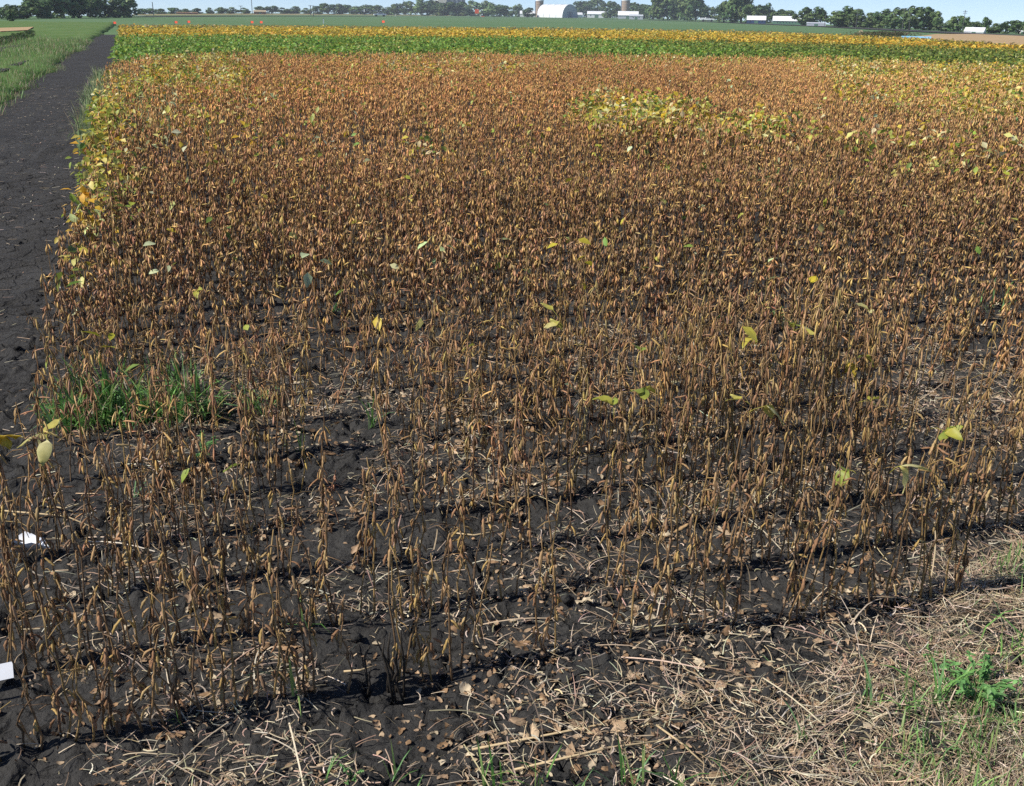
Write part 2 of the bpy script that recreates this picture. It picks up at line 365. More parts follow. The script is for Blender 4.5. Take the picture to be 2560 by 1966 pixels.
# ------------------------------------------------------------------ templates: pod, leaf, blade
def pod_tmpl(nr, ns, L=0.038, Rr=0.0042, curve=0.004, flat=0.66):
    V = []; T = []
    for i in range(nr + 1):
        t = i / nr
        r = Rr * max(0.10, math.sin(math.pi * min(1, 0.06 + 0.9 * t)) ** 0.55) * (1 + (0.20 * math.cos(6 * math.pi * t + math.pi) if nr > 4 else 0))
        if i == nr: r = Rr * 0.12
        cx = curve * math.sin(math.pi * t * 0.9) + 0.25 * curve * t * t
        for k in range(ns):
            an = 2 * math.pi * k / ns; V.append((cx + r * flat * math.cos(an), r * math.sin(an), -L * t))
    for i in range(nr):
        for k in range(ns):
            p, q = i * ns + k, i * ns + (k + 1) % ns; T += [(p, p + ns, q), (q, p + ns, q + ns)]
    for k in range(1, ns - 1): T += [(0, k, k + 1), (nr * ns, nr * ns + k + 1, nr * ns + k)]
    return np.array(V), np.array(T, int)
def pod_far(L=0.055, Rr=0.0065, curve=0.004):
    V = [(0, 0, 0)] + [(curve + Rr * math.cos(a) * 0.8, Rr * math.sin(a), -L * 0.45) for a in (0, 2.1, 4.2)] + [(curve * 0.7, 0, -L)]
    return np.array(V), np.array([(0, 1, 2), (0, 2, 3), (0, 3, 1), (4, 2, 1), (4, 3, 2), (4, 1, 3)])
def leaf_tmpl(nl=4, L=1.0, Wd=0.62, fold=0.10, droop=0.25, wav=0.0, r=None, point=1.0):
    V = []; T = []
    for i in range(nl + 1):
        t = i / nl; w = Wd * 0.5 * (math.sin(math.pi * (t ** 0.75)) ** 0.8 if 0 < t < 1 else 0.015)
        z0 = -droop * t * t
        wz = [0, 0] if r is None else [wav * r.uniform(-1, 1), wav * r.uniform(-1, 1)]
        V += [(L * t, -w, z0 + fold * w * 2 + wz[0]), (L * t, 0, z0), (L * t, w, z0 + fold * w * 2 + wz[1])]
    for i in range(nl):
        p = 3 * i
        T += [(p, p + 4, p + 3), (p, p + 1, p + 4), (p + 1, p + 5, p + 4), (p + 1, p + 2, p + 5)]
    return np.array(V), np.array(T, int)
LEAF_FAR = (np.array([(0, 0, 0), (0.5, -0.32, 0.05), (1, 0, -0.2), (0.5, 0.32, 0.05)]), np.array([(0, 1, 2), (0, 2, 3)]), np.ones((4, 3)))
def one(t): return (t[0], t[1], np.ones((len(t[0]), 3)))
def ribbon(nseg, L=1.0, w=0.02, bend=0.4, taper=True, twist=0.0):
    V = []; T = []
    for i in range(nseg + 1):
        t = i / nseg; a = bend * t; x = L * (math.sin(a) / bend * 1.0 if abs(bend) > 1e-3 else t); y = L * ((1 - math.cos(a)) / bend if abs(bend) > 1e-3 else 0)
        ww = w * ((1 - t) ** 0.6 if taper and i < nseg else (0.05 if taper else 1))
        dx, dy = math.cos(a + 1.57), math.sin(a + 1.57)
        V += [(x - dx * ww, y - dy * ww, 0), (x + dx * ww, y + dy * ww, 0)]
    for i in range(nseg): p = 2 * i; T += [(p, p + 1, p + 2), (p + 1, p + 3, p + 2)]
    return np.array(V), np.array(T, int)
def blade(nseg, L=1.0, w=0.022, bend=1.0):
    """upright grass blade bending over along +X"""
    V = []; T = []; x = z = 0.0
    for i in range(nseg + 1):
        t = i / nseg; ww = w * (1 - t ** 1.6) * (0.55 + 0.9 * t if t < 0.5 else 1.0)
        V += [(x, -ww, z + 0.0), (x, ww, z)]
        a = bend * (t + 0.5 / nseg); x += L / nseg * math.sin(a); z += L / nseg * math.cos(a)
    for i in range(nseg): p = 2 * i; T += [(p, p + 1, p + 2), (p + 1, p + 3, p + 2)]
    return np.array(V), np.array(T, int)

# natural colours (linear)
POD_COLS = np.array([(0.380, 0.218, 0.100), (0.435, 0.275, 0.132), (0.300, 0.162, 0.082), (0.480, 0.330, 0.148), (0.290, 0.178, 0.105), (0.400, 0.215, 0.112), (0.500, 0.330, 0.115)])
STEM_COLS = np.array([(0.190, 0.115, 0.058), (0.140, 0.088, 0.050), (0.245, 0.150, 0.070), (0.310, 0.200, 0.080)])
YEL = np.array([(0.52, 0.42, 0.055), (0.44, 0.40, 0.07), (0.60, 0.52, 0.16), (0.30, 0.33, 0.05), (0.55, 0.36, 0.035), (0.20, 0.27, 0.05), (0.66, 0.60, 0.30)])
DEADC = np.array([(0.42, 0.29, 0.18), (0.32, 0.20, 0.11), (0.49, 0.36, 0.23), (0.22, 0.135, 0.075), (0.40, 0.27, 0.17), (0.55, 0.45, 0.31)])
STRAWC = np.array([(0.56, 0.45, 0.31), (0.42, 0.32, 0.21), (0.64, 0.55, 0.41), (0.29, 0.21, 0.135), (0.50, 0.37, 0.25)])
GREENC = np.array([(0.12, 0.27, 0.06), (0.18, 0.36, 0.09), (0.09, 0.21, 0.05), (0.27, 0.39, 0.12), (0.16, 0.30, 0.12)])
def pick(pal, n, jit=0.18):
    c = pal[rng.integers(0, len(pal), n)]; return c * (1 + jit * rng.standard_normal((n, 1))).clip(0.5, 1.6) * (1 + 0.06 * rng.standard_normal((n, 3)))

# ------------------------------------------------------------------ soybean rows
def stem_path(r, h, n):
    z = np.linspace(-0.02, h, n); ph = r.uniform(0, 6.3); lean = r.normal(0, 0.045 if r.random() < .9 else 0.16, 2)
    x = lean[0] * z + 0.010 * np.sin(z * 11 + ph) + 0.004 * r.standard_normal(n); y = lean[1] * z + 0.010 * np.cos(z * 9 + ph * 2) + 0.004 * r.standard_normal(n)
    return np.stack([x, y, z], 1)
def pod_places(r, path, h, npods, lo=0.16):
    """(position, rotation matrix, scale) for each pod, in drooping clusters at the nodes"""
    out = []; nn = max(3, int(round(npods / 2.2))); nodes = np.sort(r.uniform(lo, 0.98, nn)); nodes[-1] = r.uniform(0.86, 0.99)
    i = 0
    while len(out) < npods:
        t = nodes[i % nn] + r.uniform(-0.02, 0.02); t = min(t, 1.0); i += 1
        z = h * t; p = np.array([np.interp(z, path[:, 2], path[:, 0]), np.interp(z, path[:, 2], path[:, 1]), z])
        az = r.uniform(0, 6.283); an = abs(r.normal(0.22, 0.16)) if r.random() < 0.88 else r.uniform(0.5, 1.5)
        off = r.uniform(0.002, 0.009); p = p + np.array([math.cos(az) * off, math.sin(az) * off, r.uniform(-0.005, 0.006)])
        R = rotz(az) @ roty(-an) @ rotz(r.uniform(-0.6, 0.6))
        out.append((p, R, r.uniform(0.78, 1.22)))
    return out
def plant_tmpl(r, lod):
    acc = Acc(); h = 0.5; flatten = np.array([1, 1, 0.5 / 0.38])
    ns, nst, npods, pt = {1: (3, 6, 15, one(pod_tmpl(3, 3))), 2: (3, 3, 13, one(pod_far(0.050, 0.0066))), 3: (3, 2, 8, one(pod_far(0.064, 0.0080)))}[lod]
    path = stem_path(r, h, nst)
    V, T = tube(path, np.linspace(0.0029, 0.0017, nst) * (1.0 if lod < 3 else 1.3), ns, cap=False)
    c = STEM_COLS[r.integers(0, 4)]
    acc.add(V, T, c)
    for p, R, s in pod_places(r, path, h, npods):
        acc.inst(pt, p[None], R[None], np.array([[s, s, s * 0.5 / 0.38]]), POD_COLS[r.integers(0, 7)][None] * r.uniform(0.8, 1.2))
    if lod == 1:                                # a few bare petioles still on the stem
        for q in range(2):
            z = r.uniform(0.3, 0.95) * h; az = r.uniform(0, 6.3); e = np.array([math.cos(az), math.sin(az), r.uniform(-.3, 1.0)]) * r.uniform(.05, .11); b0 = np.array([0, 0, z])
            V, T = tube([b0, b0 + e * .6, b0 + e + np.array([0, 0, -.02])], 0.0012, 3, False); acc.add(V, T, STEM_COLS[3])
    return acc.arrays()
rp_ = np.random.default_rng(3)
TM = {l: [plant_tmpl(rp_, l) for _ in range(n)] for l, n in ((1, 14), (2, 14), (3, 10))}

# how leafy the crop is, as patches of the field (centre and size seen from the road side)
PATCH = [(255, 300, 60, 60, .95), (240, 390, 65, 90, .95), (215, 500, 60, 70, .9), (275, 460, 70, 80, .6), (190, 640, 60, 50, .35), (300, 240, 60, 40, .5),
         (420, 190, 70, 45, .75), (540, 190, 90, 40, .7), (700, 240, 90, 40, .25), (520, 290, 140, 50, .3), (640, 370, 60, 40, .35),
         (1600, 300, 170, 42, .95), (1850, 320, 140, 30, .75), (1490, 290, 60, 35, .8), (2000, 355, 130, 25, .35), (1060, 395, 60, 20, .5),
         (1120, 180, 200, 22, .45), (1000, 160, 250, 12, .3), (2010, 140, 180, 16, .8), (2300, 175, 260, 30, .85), (2480, 195, 200, 30, .8), (2150, 160, 200, 20, .5),
         (2280, 255, 140, 20, .6), (2450, 270, 160, 40, .55), (2130, 230, 60, 25, .5), (2230, 380, 160, 30, .35), (2330, 420, 150, 40, .3), (2500, 440, 90, 60, .3),
         (1330, 170, 160, 16, .25), (1700, 160, 200, 14, .35), (330, 330, 90, 100, .25), (850, 200, 120, 40, .2)]
def leafy(px, py):
    nz = np.clip((fbm(px / 40.0, py / 16.0, 44, 3) - 0.22) * 3.6, 0.12, 1); p = np.where(py > 420, 0.030, 0.055)
    for cx, cy, rx, ry, a in PATCH:
        d2 = ((px - cx) / rx) ** 2 + ((py - cy) / ry) ** 2
        p = np.maximum(p, a * np.clip(1.6 - d2, 0, 1) * (nz if cx > 320 else np.sqrt(nz)))
    return p
def density(u, v):
    n = fbm(u * 1.1, v * 1.6, 71, 3); dn = np.clip((n - 0.30) * 2.4, 0.0, 1)
    near = np.clip((v - 3.0) / 3.5, 0, 1)
    d = 0.26 + 0.62 * dn; d = d * (1 - near) + (0.72 + 0.28 * dn) * near
    cl = vnoise(u * 7.0, v * 3.1, 76); d = d * (near + (1 - near) * (0.35 + 1.30 * np.clip((cl - 0.30) * 1.9, 0, 1)))
    right = np.exp(-(((u - 1.85) / 0.75) ** 2 + ((v - 3.0) / 0.70) ** 2)); d = d + 0.75 * right
    left = np.exp(-(((u + 0.12) / 0.45) ** 2 + ((v - 2.30) / 0.30) ** 2)); d = d + 0.85 * left
    bare = np.exp(-(((u - 0.45) / 0.55) ** 2 + ((v - 3.75) / 0.45) ** 2)); d = d - 0.20 * bare
    bare2 = np.exp(-(((u - 3.5) / 0.6) ** 2 + ((v - 3.75) / 0.5) ** 2)); d = d - 0.45 * bare2
    return np.clip(d, 0.04, 1)

PU, PV, PK = [], [], []
k = 0
while True:
    v = ROW0 + ROWS * k
    if v > 36: break
    step = 0.027 if v < 5 else 0.032 if v < 9 else (0.044 if v < 12 else 0.068)
    lo = edge_u(v) + rng.uniform(-0.06, 0.06); hi = {0: 2.12}.get(k, 5 + 0.95 * v)
    u = np.arange(lo, hi, step); u = u + rng.uniform(-0.02, 0.02, len(u))
    vv_ = v + 0.022 * np.sin(u * 2.2 + k) + rng.normal(0, 0.008, len(u)) * (1 if v < 6 else 2.2)
    keep = rng.random(len(u)) < np.clip(density(u, vv_) * (1.12 if 3.2 < v < 8 else 1.0), 0, 1)
    PU.append(u[keep]); PV.append(vv_[keep]); PK.append(np.full(keep.sum(), k)); k += 1
PU = np.concatenate(PU); PV = np.concatenate(PV); PK = np.concatenate(PK)
PX, PY = uv2xy(PU, PV)
px, py, pz = proj(np.stack([PX, PY, np.full(len(PX), 0.3)], 1))
bx, by, _ = proj(np.stack([PX, PY, np.zeros(len(PX))], 1))
th = np.arctan2(PX, PY); rr = np.hypot(PX, PY)
ok = (pz > 0.3) & (px > -260) & (px < W + 420) & (py < H + 300) & (rr < band(GN, th))
PU, PV, PK, PX, PY, px, py, bx, by, rr = [q[ok] for q in (PU, PV, PK, PX, PY, px, py, bx, by, rr)]
PZ = soil_z(PU, PV)
PH = (0.315 + 0.20 * fbm(PU * 0.8, PV * 0.8, 91, 2) + rng.normal(0, 0.055, len(PU)))
PH += 0.17 * np.exp(-(((PU - 1.9) / 0.8) ** 2 + ((PV - 3.1) / 0.8) ** 2)) + 0.03 * np.clip((PV - 5) / 8, 0, 1)
PH = np.clip(PH, 0.13, 0.62)
stunt = (rng.random(len(PU)) < 0.15) & (PV < 5); PH[stunt] *= 0.62
LP = leafy(px, py)
inview = (px > -60) & (px < W + 60) & (by > 0) & (by < H + 420) & (py < H)
kmax = 0
while np.sum(inview & (PK <= kmax + 1)) <= 275: kmax += 1
IND = inview & (PK <= kmax)
print('individual plants', IND.sum(), 'rows', kmax + 1, 'total', len(PU))

# leafy tops on named near plants: (x, y) of the leaf cluster in the photograph's frame
SPECIAL = [(1408, 838, 4, 'pale'), (1588, 958, 3, 'green'), (1672, 918, 2, 'green'), (1950, 838, 2, 'pale'), (1900, 880, 2, 'yellow'), (2012, 885, 3, 'green'), (2065, 890, 2, 'green'), (2130, 905, 2, 'orange'),
           (2140, 995, 2, 'green'), (1852, 1022, 2, 'pale'), (1890, 1045, 2, 'pale'), (2240, 1055, 3, 'green'), (2180, 1190, 2, 'pale'), (2100, 1200, 2, 'green'), (20, 1140, 9, 'orange'), (90, 1150, 4, 'pale'), (1500, 1070, 1, 'green'), (500, 712, 2, 'green'), (2200, 790, 1, 'pale')]
LEAFSETS = {'pale': (2, 6, 1), 'green': (3, 5, 1), 'yellow': (0, 1, 2), 'orange': (4, 0, 4)}
special_of = {}
for x, y, n, c in SPECIAL:
    gp = gnd(x, y, 0.42); d2 = (PX - gp[0]) ** 2 + (PY - gp[1]) ** 2
    i = int(np.argmin(d2)); special_of.setdefault(i, []).append((x, y, n, c)); PH[i] = 0.46

for i in special_of: IND[i] = True
# --- the nearest rows, plant by plant
rpi = np.random.default_rng(21)
POD_ME = []
for i in range(28):
    V, T = pod_tmpl(6, 5, 0.037 * rpi.uniform(0.8, 1.15), 0.0043 * rpi.uniform(0.85, 1.15), rpi.uniform(-0.003, 0.009)); c = POD_COLS[i % 7] * rpi.uniform(0.75, 1.2)
    C = np.repeat(c[None], len(V), 0) * (1 + 0.25 * np.clip((-V[:, 2:3] / 0.037), 0, 1) * rpi.uniform(-1, 0.6))
    POD_ME.append(mesh_np('pod', V, T, C, M_POD, True))
LEAF_ME = {}
for nm, ids in LEAFSETS.items():
    LEAF_ME[nm] = []
    for j in range(5):
        V, T = leaf_tmpl(5, 0.062 * rpi.uniform(.8, 1.2), 0.037 * rpi.uniform(.85, 1.15), 0.35 * rpi.uniform(-.5, 1), 0.030 * rpi.uniform(-.5, 1.5), 0.006, rpi)
        c = YEL[ids[j % len(ids)]]; c2 = YEL[ids[(j + 1) % len(ids)]]; t = np.clip(V[:, 0:1] / 0.1, 0, 1); C = c * (1 - t) + c2 * t
        LEAF_ME[nm].append(mesh_np('leaf', V, T, C, M_LEAF, True))
STEM_ME = []
for i in range(24):
    path = stem_path(rpi, 0.5, 9); V, T = tube(path, np.linspace(0.0033, 0.0015, 9) * (1 + 0.15 * rpi.standard_normal(9)), 6); c = STEM_COLS[i % 4] * rpi.uniform(.8, 1.2)
    acc = Acc(); acc.add(V, T, c)
    for q in range(rpi.integers(2, 6)):
        z = rpi.uniform(0.15, 0.48); az = rpi.uniform(0, 6.3); e = np.array([math.cos(az), math.sin(az), rpi.uniform(-.5, .9)]) * rpi.uniform(.02, .07)
        b0 = np.array([np.interp(z, path[:, 2], path[:, 0]), np.interp(z, path[:, 2], path[:, 1]), z])
        V2, T2 = tube([b0, b0 + e * .6, b0 + e + np.array([0, 0, -.015])], [0.0018, 0.0013, 0.0008], 4); acc.add(V2, T2, c * 1.15)
    STEM_ME.append((acc.mesh('stem', M_STEM, True), path))
ORD = ['front', 'second', 'third', 'fourth', 'fifth', 'sixth', 'seventh', 'eighth', 'ninth', 'tenth']
used_labels = {}
_n1 = ['', 'first', 'second', 'third', 'fourth', 'fifth', 'sixth', 'seventh', 'eighth', 'ninth', 'tenth', 'eleventh', 'twelfth', 'thirteenth', 'fourteenth', 'fifteenth', 'sixteenth', 'seventeenth', 'eighteenth', 'nineteenth']
_n10 = ['', '', 'twent', 'thirt', 'fort', 'fift', 'sixt', 'sevent', 'eight', 'ninet']
def ordinal(i):
    if i < 20: return _n1[i]
    if i >= 100: return 'hundred and ' + ordinal(i - 100) if i > 100 else 'hundredth'
    return _n10[i // 10] + ('ieth' if i % 10 == 0 else 'y-' + _n1[i % 10])
rank = {}
for kk in range(kmax + 1):
    ii = np.where(IND & (PK == kk))[0]; ii = ii[np.argsort(PU[ii])]
    for q, i_ in enumerate(ii): rank[int(i_)] = q + 1
behind = sorted([i_ for i_ in special_of if PK[i_] > kmax], key=lambda i_: px[i_]); brank = {int(i_): q + 1 for q, i_ in enumerate(behind)}
def add_leaves(root, specs, h):
    for (x, y, n, c) in specs:
        left = max(n, 2)
        while left > 0:
            m = min(3, left); left -= m; az = rpi.uniform(0, 6.28); zz = h * rpi.uniform(0.78, 1.0); out = rpi.uniform(0.03, 0.08); dz = rpi.uniform(0.0, .06)
            tip = Vector((math.cos(az) * out, math.sin(az) * out, zz + dz))
            for q in range(m):
                aq = az + (0, 1.25, -1.25)[q] + rpi.normal(0, .2); lf = link('leaf', LEAF_ME[c][rpi.integers(0, 5)], root)
                lf.location = tip; lf.rotation_euler = (rpi.uniform(-.6, .6), rpi.uniform(-0.5, 0.9), aq); s_ = rpi.uniform(.75, 1.15); lf.scale = (s_, s_, s_)
                if q == 0:
                    inv = (lf.rotation_euler.to_matrix().to_4x4()).inverted(); e = inv @ (Vector((0, 0, zz)) - tip); mid = e * .5 + inv @ Vector((0, 0, .006))
                    V, T = tube([(0, 0, 0), tuple(mid), tuple(e)], [.0009, .0010, .0014], 4); link('petiole', mesh_np('petiole', V, T, YEL[1], M_LEAF, True), lf)
nind = 0
for i in np.where(IND)[0]:
    h = PH[i]; root = empty('soybean_plant', (PX[i], PY[i], PZ[i])); root.rotation_euler[2] = rpi.uniform(0, 6.28)
    me, path = STEM_ME[rpi.integers(0, 24)]
    st = link('stem', me, root); st.scale = (1, 1, h / 0.5)
    row = ORD[min(int(PK[i]), 9)]
    npods = int(np.clip(rpi.normal(12.0 if h > 0.30 else 8, 2.6), 4, 17)); p2 = path * np.array([1, 1, h / 0.5])
    for p, R, s in pod_places(rpi, p2, h, npods):
        o = link('pod', POD_ME[rpi.integers(0, 28)], root)
        M = Matrix([list(r_) for r_ in R]).to_4x4(); M.translation = Vector(p); o.matrix_local = M @ Matrix.Scale(s, 4)
    if i in special_of:
        add_leaves(root, special_of[i], h); cc = special_of[i][0][3]; xx = special_of[i][0][0]
        word = {'pale': 'pale yellow', 'green': 'yellow green', 'orange': 'orange yellow', 'yellow': 'yellow'}[cc]
        if int(i) in brank: tag(root, f'soybean plant keeping {word} leaves behind the near rows, {ordinal(brank[int(i)])} such plant from the left', 'soybean plant', 'leafy soybean plants behind the near rows')
        else: tag(root, f'soybean plant keeping {word} leaves on top, {ordinal(rank[int(i)])} from the left in the {row} row', 'soybean plant', f'soybean plants of the {row} row')
    else:
        look = ('tall ' if h > 0.43 else 'short ' if h < 0.29 else '') + ('thinly podded' if npods < 9 else 'thickly podded' if npods > 13 else 'brown podded')
        tag(root, f'{look} dry soybean plant, {ordinal(rank[int(i)])} from the left in the {row} row', 'soybean plant', f'soybean plants of the {row} row')
    nind += 1 + npods
# a dark rotten stub clump at the end of the front row's dense stretch
gp = gnd(975, 1745); root = empty('dead_stub_clump', (gp[0], gp[1], float(gz(*gp)))); tag(root, 'short blackened clump of dead stubs in the front row', 'dead plant')
for q in range(9):
    V, T = tube(stem_path(rpi, rpi.uniform(0.06, 0.19), 5), [0.004, 0.0035, 0.0035, 0.003, 0.002], 5); o = link('stub', mesh_np('stub', V, T, (0.030, 0.024, 0.018), M_STEM, True), root); o.location = (rpi.normal(0, .02), rpi.normal(0, .012), 0)

# --- everything behind, as one mass
REST = ~IND
lod = np.where(rr < 5.2, 1, np.where(rr < 11.0, 2, 3))
acc = Acc(); leafacc = Acc()
LEAF_N = one(leaf_tmpl(3, 1.0, 0.62, 0.12, 0.22))
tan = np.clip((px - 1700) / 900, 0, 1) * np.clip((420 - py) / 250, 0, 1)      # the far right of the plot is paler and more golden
for l in (1, 2, 3):
    ids = np.where(REST & (lod == l))[0]; ch = rng.integers(0, len(TM[l]), len(ids))
    for t in range(len(TM[l])):
        s_ = ids[ch == t]
        if not len(s_): continue
        n = len(s_); R = rotz(rng.uniform(0, 6.283, n)); hs = PH[s_] / 0.5
        sc = np.stack([np.ones(n) * 1.05, np.ones(n) * 1.05, hs], 1)
        dark = fbm(PU[s_] * 0.7, PV[s_] * 0.7, 95, 2)[:, None]
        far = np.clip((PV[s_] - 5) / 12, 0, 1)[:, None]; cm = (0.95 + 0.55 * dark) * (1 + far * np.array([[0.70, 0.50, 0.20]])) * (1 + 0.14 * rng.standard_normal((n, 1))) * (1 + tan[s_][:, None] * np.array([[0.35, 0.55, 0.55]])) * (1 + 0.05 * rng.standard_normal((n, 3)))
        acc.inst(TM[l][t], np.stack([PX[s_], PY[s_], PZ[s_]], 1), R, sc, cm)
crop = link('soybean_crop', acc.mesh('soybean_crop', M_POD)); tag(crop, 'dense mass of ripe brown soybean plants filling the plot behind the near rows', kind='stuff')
print('crop tris', sum(len(t) for t in acc.T))
# leaves still on some of those plants
LFm = REST & (rng.random(len(PU)) < LP)
ids = np.where(LFm)[0]
for l, tm, per, size in ((1, LEAF_N, 3, 0.068), (2, LEAF_N, 4, 0.070), (3, LEAF_FAR, 5, 0.090)):
    s_ = ids[lod[ids] == l]
    if not len(s_): continue
    strong = np.clip(LP[s_] * 2.2, 0.35, 1.9); cnt = np.maximum(1, rng.poisson(per * strong)); s2 = np.repeat(s_, cnt); n = len(s2)
    az = rng.uniform(0, 6.283, n); out = rng.uniform(0.0, 0.09, n)
    z = PZ[s2] + PH[s2] * rng.uniform(0.55, 1.06, n)
    pos = np.stack([PX[s2] + np.cos(az) * out, PY[s2] + np.sin(az) * out, z], 1)
    R = rotz(az) @ roty(rng.normal(0.15, 0.6, n)) @ rotx(rng.normal(0, 0.5, n))
    plantc = pick(YEL, len(s_), 0.1) * 1.12; gr = (LP[s_] < 0.1)[:, None]; plantc = np.where(gr, plantc * np.array([[0.85, 1.0, 1.1]]), plantc)
    leafacc.inst(tm, pos, R, size * rng.uniform(0.65, 1.25, n), np.repeat(plantc, cnt, 0) * (1 + 0.12 * rng.standard_normal((n, 1))))
o = link('yellowing_leaves', leafacc.mesh('yellowing_leaves', M_LEAF)); tag(o, 'yellow and pale green leaves still hanging in the brown soybean crop', kind='stuff')

# ------------------------------------------------------------------ green plot and yellow plot behind
def canopy(near, far, n, zt, size, colf, name, label, thlim=(-0.60, 0.62), power=1.0, mat=None):
    acc = Acc(); t = rng.uniform(thlim[0], thlim[1], n); r0 = band(near, t); r1 = band(far, t)
    r0 = r0 * (1 + 0.05 * (fbm(t * 40, t * 0, 63, 3) - 0.5)); r = r0 + (r1 - r0) * (1 + 0.10 * (fbm(t * 30, t * 0 + 5, 64, 3) - 0.5)) * rng.random(n) ** power; x, y = r * np.sin(t), r * np.cos(t); u, v = xy2uv(x, y)
    keep = u > edge_u(v) + 0.05; x, y, u, v, r, r0, r1 = [q[keep] for q in (x, y, u, v, r, r0, r1)]; n = len(x)
    top = zt * (0.80 + 0.35 * fbm(u * 0.8, v * 1.3, 61, 3)); z = top * (1 - rng.random(n) ** 2.0 * 0.85)
    az = rng.uniform(0, 6.283, n); R = rotz(az) @ roty(rng.normal(0.25, 0.45, n)) @ rotx(rng.normal(0, 0.45, n))
    f = (r - r0) / (r1 - r0 + 1e-6)
    acc.inst(LEAF_FAR, np.stack([x, y, z], 1), R, size * rng.uniform(0.7, 1.3, n), colf(u, v, f, n))
    # stems under the leaves
    m = rng.random(n) < 0.10; stm = (np.array([(-.006, 0, 0), (.006, 0, 0), (0, .006, 1.0)]), np.array([(0, 1, 2)]), np.ones((3, 3)))
    acc.inst(stm, np.stack([x[m], y[m], z[m] * 0], 1), rotz(az[m]), np.stack([np.ones(m.sum()), np.ones(m.sum()), z[m]], 1), np.repeat(np.array([[0.10, 0.12, 0.04]]), m.sum(), 0))
    o = link(name, acc.mesh(name, M_LEAF)); tag(o, label, kind='stuff'); return o
def green_col(u, v, f, n):
    c = pick(np.array([(0.170, 0.320, 0.040), (0.215, 0.380, 0.050), (0.125, 0.255, 0.040), (0.290, 0.410, 0.065), (0.20, 0.31, 0.075)]), n, 0.15)
    y = pick(np.array([(0.42, 0.40, 0.05), (0.30, 0.36, 0.05), (0.55, 0.50, 0.16)]), n, 0.12)
    pat = fbm(u * 0.35, v * 0.7, 66, 3); p = np.clip((pat - 0.53) * 3.0, 0, 0.6) * np.clip(1.25 - f * 1.1, 0.1, 1) + 0.03 + 0.12 * np.clip(0.1 - f, 0, 0.1) * 10
    dull = np.clip((u - 16) / 10, 0, 1)[:, None]; c = c * (1 - 0.28 * dull * np.array([[0.2, 1, 0.3]]))
    return np.where((rng.random(n) < p)[:, None], y, c)
def yellow_col(u, v, f, n):
    c = pick(np.array([(0.72, 0.46, 0.045), (0.78, 0.51, 0.06), (0.68, 0.38, 0.045), (0.60, 0.45, 0.055), (0.74, 0.55, 0.11)]), n, 0.14)
    g_ = pick(np.array([(0.24, 0.27, 0.05), (0.36, 0.33, 0.06)]), n, 0.1); dullc = pick(np.array([(0.30, 0.25, 0.10), (0.36, 0.26, 0.12)]), n, 0.1)
    p = np.clip((fbm(u * 0.15, v * 0.3, 67, 3) - 0.5) * 2, 0, 0.5); o = np.where((rng.random(n) < p)[:, None], g_, c)
    return np.where((rng.random(n) < np.clip((f - 0.62) * 1.9, 0, 0.75))[:, None], dullc, o)
canopy(GN, GF, 76000, 0.56, 0.115, green_col, 'green_soybean_canopy', 'leafy green soybean plot behind the brown plot')
canopy(GF, YF, 60000, 0.42, 0.20, yellow_col, 'yellow_soybean_canopy', 'golden yellow soybean plot beyond the green plot', power=0.8)

# ------------------------------------------------------------------ litter: fallen leaves, straw, clods
def scatter(n, box, dens):
    u = rng.uniform(box[0], box[1], n); v = box[2] + (box[3] - box[2]) * rng.random(n) ** 1.35
    k_ = rng.random(n) < dens(u, v); return u[k_], v[k_]
def litter_d(u, v):
    p = np.clip((fbm(u * 3.4, v * 3.4, 101, 4) - 0.40) * 5.0, 0.04, 1); kk = (v - ROW0) / ROWS; row = np.exp(-((kk - np.round(kk)) / 0.25) ** 2)
    p = p * (0.7 + 0.5 * row) + 0.55 * np.clip((2.12 - v) * 4, 0, 1) * np.clip((0.75 - u) * 1.6, 0, 1) * np.clip((fbm(u * 6, v * 6, 104, 2) - .3) * 3, 0, 1); p = p * np.clip((u - edge_u(v)) * 2.5, 0.03, 1); return np.clip(p, 0, 1)
u, v = scatter(62000, (-1.6, 5.5, 1.35, 7.0), litter_d)
x, y = uv2xy(u, v); z = soil_z(u, v); lx, ly, lz = proj(np.stack([x, y, z], 1))
ok = (lx > -120) & (lx < W + 150) & (ly < H + 120); u, v, x, y, z, lx, ly, lz = [q[ok] for q in (u, v, x, y, z, lx, ly, lz)]
def crumpled(r, na, nb):
    V = []; T = []; cw = r.uniform(-3.2, 4.2); cl = r.uniform(-1.8, 2.6); wd = r.uniform(.5, .75)
    for i in range(na + 1):
        t = i / na; hw = wd * .5 * max(.06, math.sin(math.pi * (.04 + .93 * t) ** .8) ** .75) * r.uniform(.72, 1.1)
        for j in range(nb + 1):
            q = (j / nb * 2 - 1) * hw; a1 = q * cw; yy = math.sin(a1) / cw if abs(cw) > .1 else q; z1 = (1 - math.cos(a1)) / cw if abs(cw) > .1 else 0
            a2 = (t - .5) * cl; xx = (math.sin(a2) / cl if abs(cl) > .1 else t - .5); z2 = (1 - math.cos(a2)) / cl if abs(cl) > .1 else 0
            V.append((xx + r.normal(0, .02), yy + r.normal(0, .02), z1 + z2 + r.normal(0, .045)))
    for i in range(na):
        for j in range(nb):
            p = i * (nb + 1) + j; q = p + nb + 1; T += [(p, q, p + 1), (p + 1, q, q + 1)] if (i + j) % 2 else [(p, q, q + 1), (p, q + 1, p + 1)]
    V = np.array(V); V[:, 2] -= np.percentile(V[:, 2], 12); return V, np.array(T, int)
DEAD_T = []
for i in range(20):
    V, T = crumpled(rpi, 6, 4); c = DEADC[i % 6] * rpi.uniform(.8, 1.15)
    DEAD_T.append((V, T, np.repeat(c[None], len(V), 0) * (1 + 0.3 * rpi.uniform(-1, 1, (len(V), 1)))))
big = rng.random(len(u)) < 0.13
